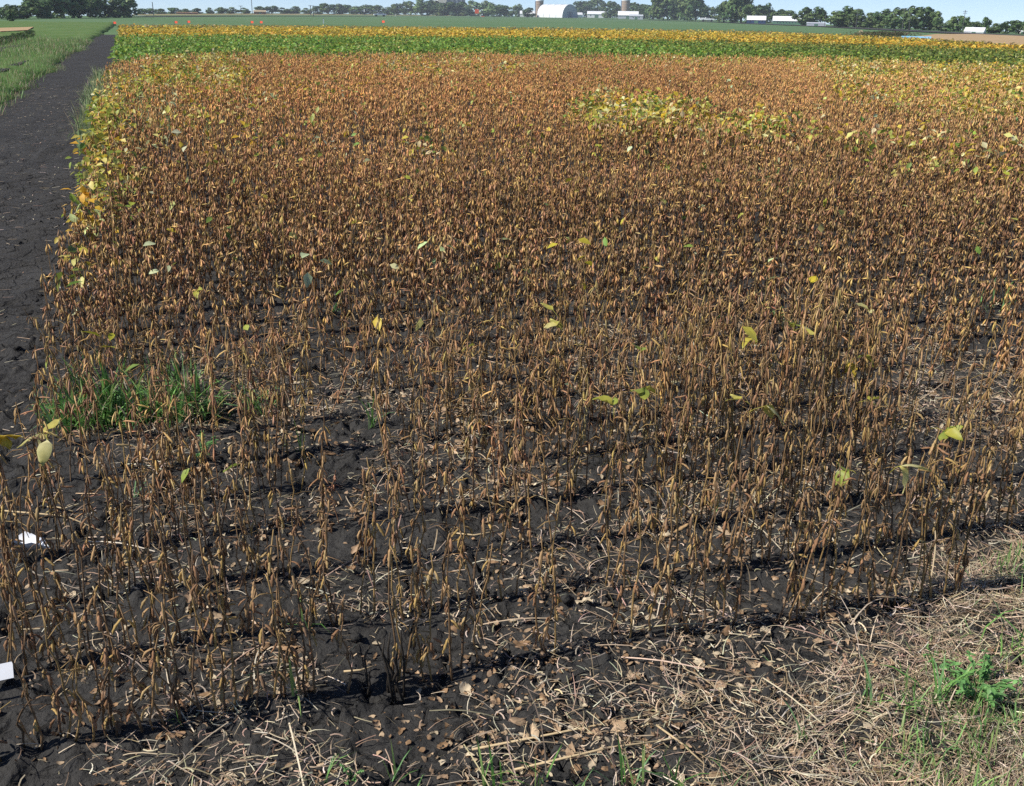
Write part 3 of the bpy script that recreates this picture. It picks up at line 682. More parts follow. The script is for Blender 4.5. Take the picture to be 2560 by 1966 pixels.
size = np.where(big, 0.024 + 0.036 * rng.random(len(u)) ** 1.6, 0.006 + 0.022 * rng.random(len(u)) ** 1.3)
seen = (lx > 0) & (lx < W) & (ly < H) & (ly > 0) & big
order = np.argsort(-(size / lz) * seen); ind = order[:285]; indm = np.zeros(len(u), bool); indm[ind] = True
DEAD_ME = [mesh_np('fallen_leaf', V, T, C, M_DEAD, True) for V, T, C in DEAD_T]
zone = {}
for i in ind:
    o = link('fallen_leaf', DEAD_ME[rpi.integers(0, 20)]); o.location = (x[i], y[i], z[i] + 0.001); s_ = size[i]; o.scale = (s_, s_, s_)
    o.rotation_euler = (rpi.normal(0, .25), rpi.normal(0, .25), rpi.uniform(0, 6.28))
    kk = int(math.floor((v[i] - ROW0) / ROWS)) + 1
    where = 'in front of the front row' if kk <= 0 else f'behind the {ORD[min(kk, 10) - 1]} row'
    zone.setdefault(where, []).append((lx[i], o))
for where, lst in zone.items():
    for q, (_, o) in enumerate(sorted(lst, key=lambda a_: a_[0])):
        tag(o, f'curled dead leaf on the soil {where}, {ordinal(q + 1)} from the left', 'fallen leaf', f'fallen leaves {where}')
acc = Acc(); rest = np.where(~indm)[0]; ch = rng.integers(0, 16, len(rest))
for t in range(16):
    V, T = crumpled(rpi, 3, 2); c = DEADC[t % 6] * rpi.uniform(.75, 1.1); s_ = rest[ch == t]; n = len(s_)
    acc.inst((V, T, np.repeat(c[None], len(V), 0)), np.stack([x[s_], y[s_], z[s_] + 0.001], 1), rotz(rng.uniform(0, 6.28, n)) @ roty(rng.normal(0, .3, n)) @ rotx(rng.normal(0, .3, n)), size[s_], 1 + 0.2 * rng.standard_normal((n, 1)) * np.ones((1, 3)))
o = link('leaf_litter', acc.mesh('leaf_litter', M_DEAD)); tag(o, 'scattered crumbs of dead leaves over the black soil', kind='stuff')

def straw_d(u, v):
    p = np.clip((fbm(u * 3.0, v * 3.0, 111, 4) - 0.38) * 4.0, 0.06, 1) * 0.8
    front = np.clip((2.12 - v - 0.0 * u) * 3.5, 0, 1) * np.clip((u + 0.25) * 0.9, 0.12, 1); right = 0.7 * np.clip((u - 1.60 - (v - 1.6) * 0.9) * 1.8, 0, 1) * np.clip((2.5 - v) * 2, 0, 1)
    far_r = np.exp(-(((u - 3.4) / 0.7) ** 2 + ((v - 3.6) / 0.5) ** 2))
    kk = (v - ROW0) / ROWS; row = np.exp(-((kk - np.round(kk)) / 0.22) ** 2) * (v > 2)
    return np.clip(p * (0.55 + 0.45 * row + 1.0 * front * fbm(u * 3, v * 5, 115, 2) * 1.4) + 0.16 * front * np.clip((fbm(u * 5, v * 5, 118, 2) - .35) * 4, 0, 1) + 0.30 * np.clip((2.12 - v) * 4, 0, 1) * np.clip((0.6 - u) * 1.5, 0, 1) * np.clip((fbm(u * 6, v * 6, 119, 2) - .35) * 4, 0, 1) + 0.85 * right + 0.7 * far_r, 0, 1) * np.clip((u - edge_u(v)) * 2, 0.05, 1)
acc = Acc()
for t in range(10):
    L_ = [0.022, 0.03, 0.035, 0.045, 0.06, 0.08, 0.03, 0.055, 0.13, 0.20][t]; N_ = int(4.2 * [4200, 4200, 4000, 3600, 2600, 1500, 4000, 2800, 620, 300][t])
    u, v = scatter(N_, (-1.5, 4.6, 1.3, 5.2), straw_d); x, y = uv2xy(u, v); z = soil_z(u, v); a_ = proj(np.stack([x, y, z], 1)); okk = (a_[0] > -150) & (a_[0] < W + 200) & (a_[1] < H + 150)
    x, y, z = x[okk], y[okk], z[okk]; n = len(x)
    V, T = ribbon(3 if t < 6 else 4, L_, [0.0009, 0.0014, 0.0008, 0.0010, 0.0010, 0.0011, 0.0018, 0.0007, 0.0013, 0.0016][t], [0.4, -1.0, 0.15, .3, -.5, .2, 1.6, -.7, .2, .1][t], taper=(t % 2 == 0))
    V[:, 2] += 0.08 * L_ * np.sin(V[:, 0] / L_ * 3.1)
    acc.inst((V, T, np.ones((len(V), 3))), np.stack([x, y, z + 0.004 + rng.random(n) * 0.012], 1), rotz(rng.uniform(0, 6.28, n)) @ roty(rng.normal(-0.05, .18, n)) @ rotx(rng.normal(0, .5, n)), rng.uniform(0.7, 1.35, n), pick(STRAWC, n, .2))
o = link('straw_litter', acc.mesh('straw_litter', M_STRAW)); tag(o, 'broken straw and dry grass bits strewn over the soil', kind='stuff')
# fine pale crumbs on the path
acc = Acc(); V, T = ribbon(1, 0.05, 0.002, 0.1, False)
def path_d(u, v): return ((u < edge_u(v) + 0.2) & (u > grass_u(v) + 0.1)).astype(float)
u, v = scatter(3200, (-4.5, -0.6, 2.4, 26), path_d); x, y = uv2xy(u, v); n = len(x)
acc.inst((V, T, np.ones((4, 3))), np.stack([x, y, soil_z(u, v) + 0.006], 1), rotz(rng.uniform(0, 6.28, n)), rng.uniform(.4, 1.5, n) * (1 + 0.03 * v), pick(STRAWC, n, .2))
o = link('path_straw', acc.mesh('path_straw', M_STRAW)); tag(o, 'short straw bits strewn along the dirt path', kind='stuff')
# soil crumbs
acc = Acc()
CL = []
for i in range(6):
    V = np.array([(1, 0, 0), (-1, 0, 0), (0, 1, 0), (0, -1, 0), (0, 0, 1), (0, 0, -1)], float) * rpi.uniform(.6, 1.1, (6, 3)); V += rpi.normal(0, .12, V.shape)
    T = np.array([(0, 2, 4), (2, 1, 4), (1, 3, 4), (3, 0, 4), (2, 0, 5), (1, 2, 5), (3, 1, 5), (0, 3, 5)]); CL.append((V, T, np.ones((6, 3))))
for i in range(6):
    u, v = scatter(4200, (-4.0, 5.0, 1.3, 10), lambda u, v: np.clip((fbm(u * 3, v * 3, 131, 2) - .35) * 2, 0.1, 1)); x, y = uv2xy(u, v); n = len(x)
    sc = (rng.pareto(2.2, n) * 0.004 + 0.0025).clip(0, 0.024)
    acc.inst(CL[i], np.stack([x, y, soil_z(u, v) + sc * .35], 1), rotz(rng.uniform(0, 6.28, n)) @ rotx(rng.uniform(0, 3, n)), sc, np.ones((n, 3)))
o = link('soil_crumbs', acc.mesh('soil_crumbs', M_SOIL)); tag(o, 'loose crumbs of black soil', kind='stuff')

# ------------------------------------------------------------------ grass and weeds
BL = [one(blade(3, 1.0, w, b)) for w, b in ((0.030, 0.5), (0.026, 1.0), (0.024, 1.6), (0.034, 0.25), (0.022, 2.1))]
def tuft_arrays(r, n, L, spread, pal=GREENC, dry=0.1):
    acc = Acc()
    for q in range(n):
        t = BL[r.integers(0, 5)]; az = r.uniform(0, 6.28); off = r.normal(0, spread, 2); c = pal[r.integers(0, len(pal))] if r.random() > dry else STRAWC[r.integers(0, 5)]
        acc.inst(t, np.array([[off[0], off[1], -0.005]]), (rotz(az) @ roty(r.normal(0.15, .2)))[None], np.array([L * r.uniform(.45, 1.15)]), (c * r.uniform(.8, 1.25))[None])
    return acc.arrays()
TUFTS = [  # x, y (base), blades, blade length, spread, label
    (215, 1065, 110, 0.25, 0.065, 'green grass clump at the left end of the weed patch among dry soybeans'),
    (275, 1050, 120, 0.30, 0.060, 'tall green grass clump with upright blades in the middle of the weed patch'),
    (405, 1050, 130, 0.27, 0.060, 'bushy green grass clump in front of the weed patch'),
    (480, 1045, 110, 0.28, 0.055, 'green grass clump at the right end of the weed patch'),
    (440, 1010, 60, 0.28, 0.06, 'green grass clump at the back of the weed patch'),
    (165, 1060, 50, 0.20, 0.05, 'low green grass clump left behind the weed patch'),
    (650, 1030, 26, 0.22, 0.022, 'narrow dark green grass clump right of the weed patch'),
    (545, 1040, 18, 0.10, 0.05, 'tiny green weed tuft beside the weed patch'),
    (750, 1140, 6, 0.16, 0.008, 'single arching green grass shoot in front of dry soybeans left of centre'),
    (335, 1240, 3, 0.14, 0.004, 'single upright green blade standing on bare soil at the left'),
    (770, 1590, 5, 0.15, 0.008, 'single drooping green grass shoot inside the front row'),
    (745, 1775, 5, 0.17, 0.010, 'small green grass shoot at the foot of the front row'),
    (460, 1830, 3, 0.10, 0.006, 'thin green shoot at the foot of the front row at the left'),
    (930, 1075, 8, 0.20, 0.008, 'slender green grass shoot between the rows left of centre'),
    (2470, 775, 14, 0.30, 0.05, 'pale green grass clump among the rows near the right edge'),
    (1820, 820, 10, 0.16, 0.03, 'small green grass tuft among the rows right of centre'),
    (1790, 1290, 8, 0.08, 0.02, 'tiny green tuft on the soil right of centre'),
    (2010, 1860, 5, 0.16, 0.006, 'upright green blade in the straw right of centre'),
    (2170, 1770, 10, 0.20, 0.015, 'spreading green grass tuft in the straw at the lower right'),
    (2330, 1760, 9, 0.20, 0.012, 'green grass tuft left of the leafy weed at the lower right'),
    (2415, 1800, 8, 0.15, 0.012, 'short yellow green grass tuft in front of the leafy weed'),
    (2260, 1800, 7, 0.13, 0.010, 'small grass tuft in the straw below the leafy weed'),
    (975, 1966, 6, 0.13, 0.006, 'thin green shoot at the bottom edge left of centre'),
    (815, 1985, 4, 0.14, 0.006, 'slanting green blade at the bottom edge at the left'),
    (1230, 1975, 8, 0.17, 0.012, 'tall green grass tuft at the bottom edge near the centre'),
    (1345, 1975, 6, 0.13, 0.010, 'green grass tuft second along the bottom edge from the centre'),
    (1440, 1975, 7, 0.11, 0.012, 'low green grass tuft third along the bottom edge from the centre'),
    (1570, 1975, 8, 0.14, 0.014, 'leaning green grass tuft fourth along the bottom edge from the centre'),
    (1690, 1980, 9, 0.16, 0.012, 'green grass tuft fifth along the bottom edge from the centre'),
    (1830, 1985, 7, 0.12, 0.015, 'thin grass tuft at the bottom edge before the dense grass'),
    (2555, 1650, 26, 0.22, 0.05, 'tall green grass tuft at the right edge above the straw'),
]
rt = np.random.default_rng(8)
for x, y, n, L, sp, lab in TUFTS:
    gp = gnd(x, y); V, T, C = tuft_arrays(rt, n, L, sp)
    o = link('grass_tuft', mesh_np('grass_tuft', V, T, C, M_GRASS)); o.location = (gp[0], gp[1], float(gz(*gp))); tag(o, lab, 'grass', 'green grass tufts among the rows')
# leafy broad weeds
def leafy_weed(name, x, y, h, n, lab, pal):
    gp = gnd(x, y); root = empty(name, (gp[0], gp[1], float(gz(*gp)))); tag(root, lab, 'weed')
    acc = Acc(); lv = Acc()
    for q in range(n):
        az = rt.uniform(0, 6.28); tip = np.array([math.cos(az) * h * .75, math.sin(az) * h * .75, h * rt.uniform(.35, 1.0)]) * rt.uniform(.6, 1); mid = tip * .5 + np.array([0, 0, h * .12])
        V, T = tube([(0, 0, -.01), mid, tip], [.003, .002, .001], 4); acc.add(V, T, pal[0] * .9)
        for w in range(22):
            t = rt.uniform(.3, 1); p = (1 - t) ** 2 * np.zeros(3) + 2 * t * (1 - t) * mid + t * t * tip
            lv.inst(LEAF_N, p[None], (rotz(rt.uniform(0, 6.28)) @ roty(rt.normal(0, .4)))[None], np.array([h * rt.uniform(.07, .15)]), (pal[rt.integers(0, len(pal))] * rt.uniform(.8, 1.2))[None])
    link('stalks', acc.mesh('stalks', M_GRASS), root); o = link('foliage', lv.mesh('foliage', M_GRASS), root)
WEEDC = np.array([(0.17, 0.36, 0.11), (0.22, 0.42, 0.14), (0.13, 0.29, 0.09)])
leafy_weed('leafy_weed', 2440, 1745, 0.15, 14, 'bushy light green leafy weed in the straw at the lower right', WEEDC)
leafy_weed('leafy_weed', 2330, 1660, 0.08, 5, 'small light green leafy weed beside the bushy weed', WEEDC)
leafy_weed('leafy_weed', 500, 1150, 0.13, 6, 'small blue green leafy weed on the soil below the weed patch', WEEDC)
leafy_weed('leafy_weed', 330, 1080, 0.07, 6, 'low green leafy weed in front of the weed patch', WEEDC)
leafy_weed('leafy_weed', 880, 1960, 0.05, 5, 'tiny broad leaved green seedling at the bottom edge', WEEDC)
leafy_weed('leafy_weed', 835, 795, 0.10, 5, 'small grey green weed between the rows left of centre', WEEDC)
leafy_weed('leafy_weed', 1960, 830, 0.16, 6, 'green leafy weed behind the pale leaf right of centre', WEEDC)
leafy_weed('leafy_weed', 1960, 500, 0.45, 9, 'tall green leafy weed standing in the brown crop right of centre', WEEDC)

def blades_stuff(name, label, u, v, L, pal, dry, zoff=0.0, zf=None):
    acc = Acc(); x, y = uv2xy(u, v); z = (soil_z(u, v) if zf is None else zf(u, v)) + zoff; n = len(x); ch = rng.integers(0, 5, n)
    for t in range(5):
        s_ = np.where(ch == t)[0]; m = len(s_); c = pick(pal, m); c = np.where((rng.random(m) < dry)[:, None], pick(STRAWC, m), c)
        acc.inst(BL[t], np.stack([x[s_], y[s_], z[s_]], 1), rotz(rng.uniform(0, 6.28, m)) @ roty(rng.normal(0.2, .3, m)), (L if np.isscalar(L) else L[s_]) * rng.uniform(.4, 1.2, m), c)
    o = link(name, acc.mesh(name, M_GRASS)); tag(o, label, kind='stuff'); return o
def corner_d(u, v):
    s = (u - 0.95) * 1.0 - (v - 1.42) * 1.5; s2 = (u - 1.95) * 1.2 - (v - 1.75) * .45
    return np.clip(np.maximum(s * 1.8, s2 * 2.2), 0, 1) * np.clip((fbm(u * 4, v * 4, 141, 2) - .28) * 2.6, 0, 1) + 0.006 * np.clip((2.1 - v) * 3, 0, 1)
u = rng.uniform(0.2, 3.4, 30000); v = rng.uniform(1.0, 2.35, 30000); kq = rng.random(30000) < corner_d(u, v); u, v = u[kq], v[kq]
blades_stuff('corner_grass', 'short green grass thickening towards the lower right corner', u, v, 0.085 * (0.6 + 0.8 * fbm(u * 3, v * 3, 146, 2)), np.array([(0.20, 0.36, 0.11), (0.28, 0.46, 0.15), (0.14, 0.28, 0.08), (0.36, 0.48, 0.18)]), 0.20)
# thatch under it: dry blades pressed flat
u = rng.uniform(0.0, 3.4, 70000); v = rng.uniform(1.15, 2.45, 70000)
kq = rng.random(70000) < np.clip(np.clip((u - 0.35) - (v - 1.50) * 2.2, 0, 1) * 1.4 + np.clip((u - 1.62) - (v - 1.80) * .7, 0, 1) * 1.3, 0, 0.9) * np.clip((fbm(u * 3, v * 3, 142, 2) - .2) * 2.5, 0.1, 1); u, v = u[kq], v[kq]; x, y = uv2xy(u, v); n = len(x)
acc = Acc(); V, T = ribbon(3, 0.09, 0.0010, 0.55, True)
acc.inst((V, T, np.ones((len(V), 3))), np.stack([x, y, soil_z(u, v) + .004 + .02 * rng.random(n)], 1), rotz(rng.normal(0.5, 1.0, n)) @ roty(rng.normal(-.03, .15, n)) @ rotx(rng.normal(0, .6, n)), rng.uniform(.5, 1.3, n), pick(STRAWC, n, .2))
o = link('dry_thatch', acc.mesh('dry_thatch', M_STRAW)); tag(o, 'flattened dry grass thatch at the lower right', kind='stuff')
# verge grass: blades along the path and clumps behind
def verge_z(u, v): return 0.03 + 0.10 * np.clip((grass_u(v) - u) / 0.5, 0, 1) * (0.4 + fbm(u * 1.5, v * 1.5, 52)) - 0.02
v = 14 + 44 * rng.random(28000) ** 1.4; u = grass_u(v) + 0.9 * (fbm(v * 0.8, v * 0, 51, 4) - 0.5) + 0.08 * rng.standard_normal(28000) - 6.0 * rng.random(28000) ** 1.5
blades_stuff('verge_grass', 'green and tan grass blades along the dirt path', u, v, (0.10 + 0.0025 * v) * (0.5 + 1.3 * fbm(u * .6, v * .6, 57, 2)), np.array([(0.10, 0.24, 0.045), (0.13, 0.28, 0.06), (0.18, 0.27, 0.08), (0.27, 0.24, 0.12)]), 0.16, zf=verge_z)
# grey green weeds at the plot's left end and below the green plot
v = rng.uniform(13.5, 27, 9000); u = edge_u(v) + 1.5 * np.abs(rng.normal(0, .6, 9000)) - .3; kq = rng.random(9000) < np.clip((v - 13) / 6, .15, 1); u, v = u[kq], v[kq]
blades_stuff('edge_weeds', 'grey green weeds at the left end of the brown plot', u, v, 0.42, np.array([(0.27, 0.33, 0.15), (0.33, 0.37, 0.19), (0.21, 0.30, 0.12)]), 0.1)
# dark vegetable rows at the far left
acc = Acc(); n = 2600; t = rng.random(n); row = rng.integers(0, 3, n); pts = np.stack([np.interp(t, [0, 1], [-30, 84]), np.interp(t, [0, 1], [124, 92])], 1); pts[:, 1] -= row * 5.5 - 4; pts += rng.normal(0, .8, (n, 2))
xy = np.array([gnd(p_[0], p_[1]) for p_ in pts]); acc.inst(LEAF_FAR, np.stack([xy[:, 0], xy[:, 1], 0.10 + 0.14 * rng.random(n)], 1), rotz(rng.uniform(0, 6.28, n)) @ roty(rng.normal(.2, .5, n)), rng.uniform(.10, .22, n), pick(np.array([(0.035, 0.07, 0.02), (0.06, 0.09, 0.03), (0.09, 0.12, 0.035), (0.03, 0.045, 0.02)]), n))
o = link('vegetable_rows', acc.mesh('vegetable_rows', M_LEAF)); tag(o, 'dark green vegetable rows in the grass at the far left', kind='stuff')
# low dark scrub in front of the harvested strip
acc = Acc(); n = 1500; pts = np.stack([rng.normal(2205, 32, n), 90 + 0.02 * rng.normal(0, 40, n)], 1); xy = np.array([gnd(p_[0], p_[1]) for p_ in pts]); acc.inst(LEAF_FAR, np.stack([xy[:, 0], xy[:, 1], .05 + .35 * rng.random(n)], 1), rotz(rng.uniform(0, 6.28, n)) @ roty(rng.normal(.2, .5, n)), rng.uniform(.15, .35, n), pick(np.array([(0.11, 0.11, 0.055), (0.12, 0.14, 0.05), (0.13, 0.09, 0.06)]), n))
o = link('low_scrub', acc.mesh('low_scrub', M_FOLI)); tag(o, 'low dark brush left of the bright blue trailer', kind='stuff')

# ------------------------------------------------------------------ small foreground things
M_PLASTIC = mat_plain('white_plastic', (0.74, 0.76, 0.80), 0.45, 0.08, 30)
gp = gnd(68, 1398); V, T = leaf_tmpl(6, 0.13, 0.06, 0.9, -0.02, 0.012, rt); V[:, 2] += 0.015; o = link('plastic_scrap', mesh_np('plastic_scrap', V, T, None, M_PLASTIC)); o.location = (gp[0] - .05, gp[1], float(gz(*gp)) + .01); tag(o, 'crumpled white plastic scrap on the soil at the left edge', 'plastic scrap')
gp = gnd(-8, 1760); root = empty('plot_marker', (gp[0], gp[1], float(gz(*gp)))); tag(root, 'white plot marker card poking in at the left edge', 'marker')
MB().box(-.045, .045, -.0015, .0015, .055, .10).build('card', M_PLASTIC, root).rotation_euler = (math.radians(-52), 0, math.radians(24))
MB().box(-.005, .005, .004, .009, -.03, .085).build('stake', mat_plain('stake_wood', (0.35, 0.25, 0.14), .8), root)
M_STICK = mat_plain('dry_stalk', (0.50, 0.38, 0.22), 0.7, 0.3, 40)
for (x0, y0, x1, y1, x2, y2, lab) in [(0, 1292, 165, 1300, 255, 1335, 'long bent tan stalk lying on bare soil at the left'), (1130, 1335, 1185, 1345, 1255, 1332, 'pale broken stalk lying between rows near the centre'),
        (1180, 1895, 1530, 1800, 1760, 1770, 'long straw stalk lying across the foreground'), (1280, 1935, 1520, 1880, 1800, 1845, 'second long straw stalk lower in the foreground'), (1640, 1830, 1700, 1880, 1765, 1925, 'slanting straw stalk right of centre in the foreground'),
        (860, 1690, 900, 1688, 935, 1682, 'short orange brown twig on the soil behind the front row'), (120, 1275, 150, 1280, 185, 1290, 'short pale straw above the long bent stalk')]:
    P_ = [gnd(a_, b_) for a_, b_ in ((x0, y0), (x1, y1), (x2, y2))]; pts = [(p_[0], p_[1], float(gz(*p_)) + .012) for p_ in P_]
    V, T = tube(pts, [.0032, .003, .0022], 5); o = link('dry_stalk', mesh_np('dry_stalk', V, T, None, M_STICK, True)); tag(o, lab, 'stalk')

# ------------------------------------------------------------------ far background
M_W = mat_plain('white_metal', (0.80, 0.81, 0.82), 0.4, 0.05, 0.3); M_GREYWALL_AND_SHADE = mat_plain('grey_wall_and_shade', (0.45, 0.48, 0.52), 0.6, 0.08, 0.5); M_SILO = mat_plain('silo_stave', (0.36, 0.27, 0.20), 0.8, 0.15, 0.8)  # the grey serves real grey sheds and painted shade on the arched barn's ends
M_BEIGE = mat_plain('beige_render', (0.62, 0.56, 0.47), 0.8, 0.08, 0.3); M_SLATE = mat_plain('slate_grey', (0.22, 0.25, 0.30), 0.6, 0.1, 0.5); M_GLASS = mat_plain('dark_glass', (0.04, 0.05, 0.07), 0.15, 0.1, 1, spec=0.6)
M_BROWNW = mat_plain('brown_timber', (0.22, 0.13, 0.08), 0.85, 0.2, 0.6); M_POLE = mat_plain('pole_wood', (0.10, 0.10, 0.10), 0.9, 0.2, 2); M_TAN = mat_plain('tan_straw', (0.42, 0.34, 0.22), 0.9, 0.25, 5)
M_ORANGE = mat_plain('orange_fabric', (0.85, 0.12, 0.03), 0.6, 0.08, 4); M_RED = mat_plain('red_flag', (0.88, 0.11, 0.05), 0.6, 0.1, 8); M_BLUE = mat_plain('bright_blue_paint', (0.30, 0.62, 0.92), 0.35, 0.08, 1); M_TYRE = mat_plain('tyre_rubber', (0.02, 0.02, 0.02), 0.8)
M_GREENTRIM = mat_plain('green_siding', (0.10, 0.20, 0.14), 0.7, 0.2, 1); M_DKBLUE = mat_plain('dark_blue_wall', (0.03, 0.06, 0.14), 0.6); M_REDLIGHT = mat_plain('tail_red', (0.4, 0.02, 0.02), 0.3)

# trees: shared crowns, one object per tree
def crown_arrays(r, kind, n=900):
    acc = Acc(); lobes = []
    nl = {'round': 12, 'tall': 14, 'wide': 13, 'airy': 10}[kind]
    for i in range(nl):
        a = r.uniform(0, 6.28); zc = r.uniform(.14, .84); wmax = (.40 if kind != 'tall' else .34) * math.sin(math.pi * (0.16 + .78 * zc)) ** .6; q = wmax * r.uniform(.35, 1)
        lobes.append((math.cos(a) * q, math.sin(a) * q, zc, r.uniform(.13, .21)))
    lobes.append((0, 0, .35, .30)); lobes.append((0, 0, .62, .28)); lobes.append((r.uniform(-.2, .2), r.uniform(-.2, .2), .14, .24)); lobes.append((r.uniform(-.1, .1), 0, .86, .16))
    lb = np.array(lobes); ch = r.integers(0, len(lb), n); d = r.normal(0, 1, (n, 3)); d /= np.linalg.norm(d, axis=1)[:, None]; rad = lb[ch, 3] * (0.55 + 0.5 * r.random(n) ** .5)
    P = lb[ch, :3] + d * rad[:, None] * np.array([1, 1, .85]); P[:, 2] = np.clip(P[:, 2], .01, 1.02)
    base = np.array([(0.100, 0.170, 0.060), (0.130, 0.195, 0.068), (0.080, 0.145, 0.056), (0.155, 0.215, 0.078)])
    lc = base[r.integers(0, 4, len(lb))]; c = lc[ch] * (1 + .22 * r.standard_normal((n, 1))).clip(.5, 1.7)
    if kind == 'airy': c = c * np.array([1.6, 1.5, 2.0])
    up = np.arctan2(d[:, 2], np.hypot(d[:, 0], d[:, 1])); az = np.arctan2(d[:, 1], d[:, 0])
    R = rotz(az) @ roty(1.2 - up + r.normal(0, .5, n)) @ rotz(r.uniform(0, 6.28, n))
    lf = (np.array([(-.5, 0, 0), (0, -.5, .08), (.5, 0, 0), (0, .5, .08)]), np.array([(0, 1, 2), (0, 2, 3)]), np.ones((4, 3)))
    acc.inst(lf, P, R, r.uniform(.07, .15, n), c); return acc.arrays()
rtr = np.random.default_rng(77)
CROWNS = {k_: [mesh_np('crown', *crown_arrays(rtr, k_), M_FOLI) for _ in range(4)] for k_ in ('round', 'tall', 'wide', 'airy')}
def trunk_mesh():
    mb = Acc(); V, T = tube([(0, 0, -.02), (.01, .0, .2), (.0, .012, .45), (.01, 0, .75)], [.028, .022, .016, .006], 6); mb.add(V, T, 1)
    for a in (0.3, 2.2, 4.4): V, T = tube([(0, 0, .25 + .04 * a), (math.cos(a) * .1, math.sin(a) * .1, .45 + .03 * a), (math.cos(a) * .2, math.sin(a) * .2, .6 + .03 * a)], [.012, .009, .004], 5); mb.add(V, T, 1)
    V, T, C = mb.arrays(); return mesh_np('trunk', V, T, None, M_BARK, True)
TRUNK = trunk_mesh()
def tree(x, yb, wpx, ytop, kind, label, group, tint=None):
    gp = gnd(x, yb); h = hgt(x, yb, ytop); w = wpx * mpp(x, yb) * 1.5; h *= 1.18
    root = empty('tree', (gp[0], gp[1], -0.1)); tag(root, label, 'tree', group)
    t = link('trunk', TRUNK, root); t.scale = (h, h, h)
    c = link('crown', CROWNS[kind][rtr.integers(0, 4)], root); c.scale = (w, w, h); c.rotation_euler[2] = rtr.uniform(0, 6.28)
def nth(i):
    w = ['first', 'second', 'third', 'fourth', 'fifth', 'sixth', 'seventh', 'eighth', 'ninth', 'tenth', 'eleventh', 'twelfth', 'thirteenth', 'fourteenth', 'fifteenth', 'sixteenth', 'seventeenth', 'eighteenth']
    return w[i]
def grove(lst, phrase, group):
    for i, (x, yb, w, yt, kd) in enumerate(sorted(lst)):
        tree(x, yb, w, yt, kd, f'{nth(i)} tree from the left in {phrase}', group)
grove([(-10, 46, 50, 12, 'wide'), (22, 47, 40, 15, 'round'), (30, 53, 22, 24, 'tall'), (58, 46, 50, 16, 'wide'), (95, 45, 56, 2, 'round'), (118, 44, 60, -22, 'tall'), (160, 44, 70, -34, 'round'), (200, 44, 60, -16, 'wide'), (232, 43, 50, -24, 'tall'), (262, 43, 50, 2, 'round'), (290, 43, 50, 4, 'wide'), (322, 43, 44, -6, 'airy')], 'the tall dark clump at the left edge', 'trees of the left clump')
grove([(355, 36, 22, 23, 'wide'), (375, 34.5, 26, 22, 'wide'), (402, 34.5, 24, 23, 'wide'), (432, 34.5, 28, 21, 'wide'), (463, 34.5, 28, 23, 'wide'), (492, 34.5, 24, 22, 'round'), (524, 34.5, 22, 21, 'airy'), (552, 34.5, 24, 20, 'round'), (582, 34.5, 30, 20, 'wide'), (610, 34.5, 24, 21, 'wide'), (654, 34.5, 26, 18, 'round'), (682, 34.5, 24, 17, 'round'), (706, 34.5, 30, 21, 'wide'), (738, 34.5, 34, 18, 'wide'), (765, 35, 26, 22, 'wide')], 'the low hazy line left of the two poles', 'trees of the far low line')
grove([(795, 36, 26, 18, 'wide'), (818, 36, 34, 12, 'round'), (845, 36, 26, 13, 'round'), (860, 36, 32, 15, 'round')], 'the four tree group left of the silver car', 'trees left of the silver car')
grove([(890, 36.5, 34, 18, 'wide'), (915, 36.5, 36, 15, 'wide'), (945, 37, 40, 16, 'wide'), (972, 37.5, 34, 20, 'wide'), (1000, 38, 36, 13, 'round'), (1028, 38, 40, 8, 'round'), (1055, 39, 40, 2, 'round'), (1082, 39, 40, 6, 'round'), (1105, 39.5, 36, 12, 'wide'), (1130, 40, 44, 9, 'round'), (1155, 40, 40, 10, 'wide'), (1178, 40.5, 36, 7, 'airy'), (1210, 41, 40, 8, 'airy'), (1232, 41.5, 40, 11, 'round'), (1252, 42, 34, 17, 'round'), (1275, 42, 30, 21, 'wide'), (1296, 42, 26, 15, 'airy')], 'the wood behind the orange road sign', 'trees behind the orange sign')
grove([(1322, 43, 26, 22, 'wide'), (1455, 43.5, 40, 8, 'round'), (1485, 43.5, 42, 1, 'round'), (1525, 45.5, 38, 9, 'round'), (1545, 46, 24, 18, 'wide'), (1590, 46.5, 40, 12, 'round'), (1612, 47.5, 36, 17, 'round')], 'the trees around the white farm buildings', 'trees around the farm')
grove([(1632, 49, 34, 14, 'round'), (1655, 50, 46, -6, 'tall'), (1685, 50, 50, -12, 'tall'), (1712, 51, 48, -8, 'tall'), (1738, 52, 44, -4, 'tall'), (1758, 52, 34, 14, 'round'), (1778, 51, 28, 22, 'wide')], 'the tall grove left of the white pickup', 'trees left of the pickup')
grove([(1808, 56, 36, 10, 'tall'), (1828, 57, 40, -4, 'tall'), (1852, 57, 38, -10, 'tall'), (1872, 58, 28, 16, 'round')], 'the tall grove right of the white pickup', 'trees right of the pickup')
grove([(1895, 57, 44, 18, 'wide'), (1918, 57, 30, 14, 'round'), (1950, 59, 40, 28, 'wide'), (1975, 60, 40, 30, 'wide')], 'the low trees behind the two white roofs', 'trees behind the white roofs')
grove([(2008, 63, 40, 24, 'round'), (2040, 64, 48, 23, 'round'), (2085, 67, 44, 32, 'round'), (2112, 68, 50, 22, 'round'), (2145, 69, 40, 28, 'wide'), (2175, 69, 44, 36, 'wide'), (2205, 71, 44, 28, 'round'), (2235, 72, 44, 26, 'round'), (2272, 74, 48, 23, 'round'), (2308, 74, 46, 25, 'round'), (2335, 75, 36, 34, 'round'), (2360, 77, 40, 60, 'airy')], 'the green wood above the blue trailer', 'trees above the blue trailer')
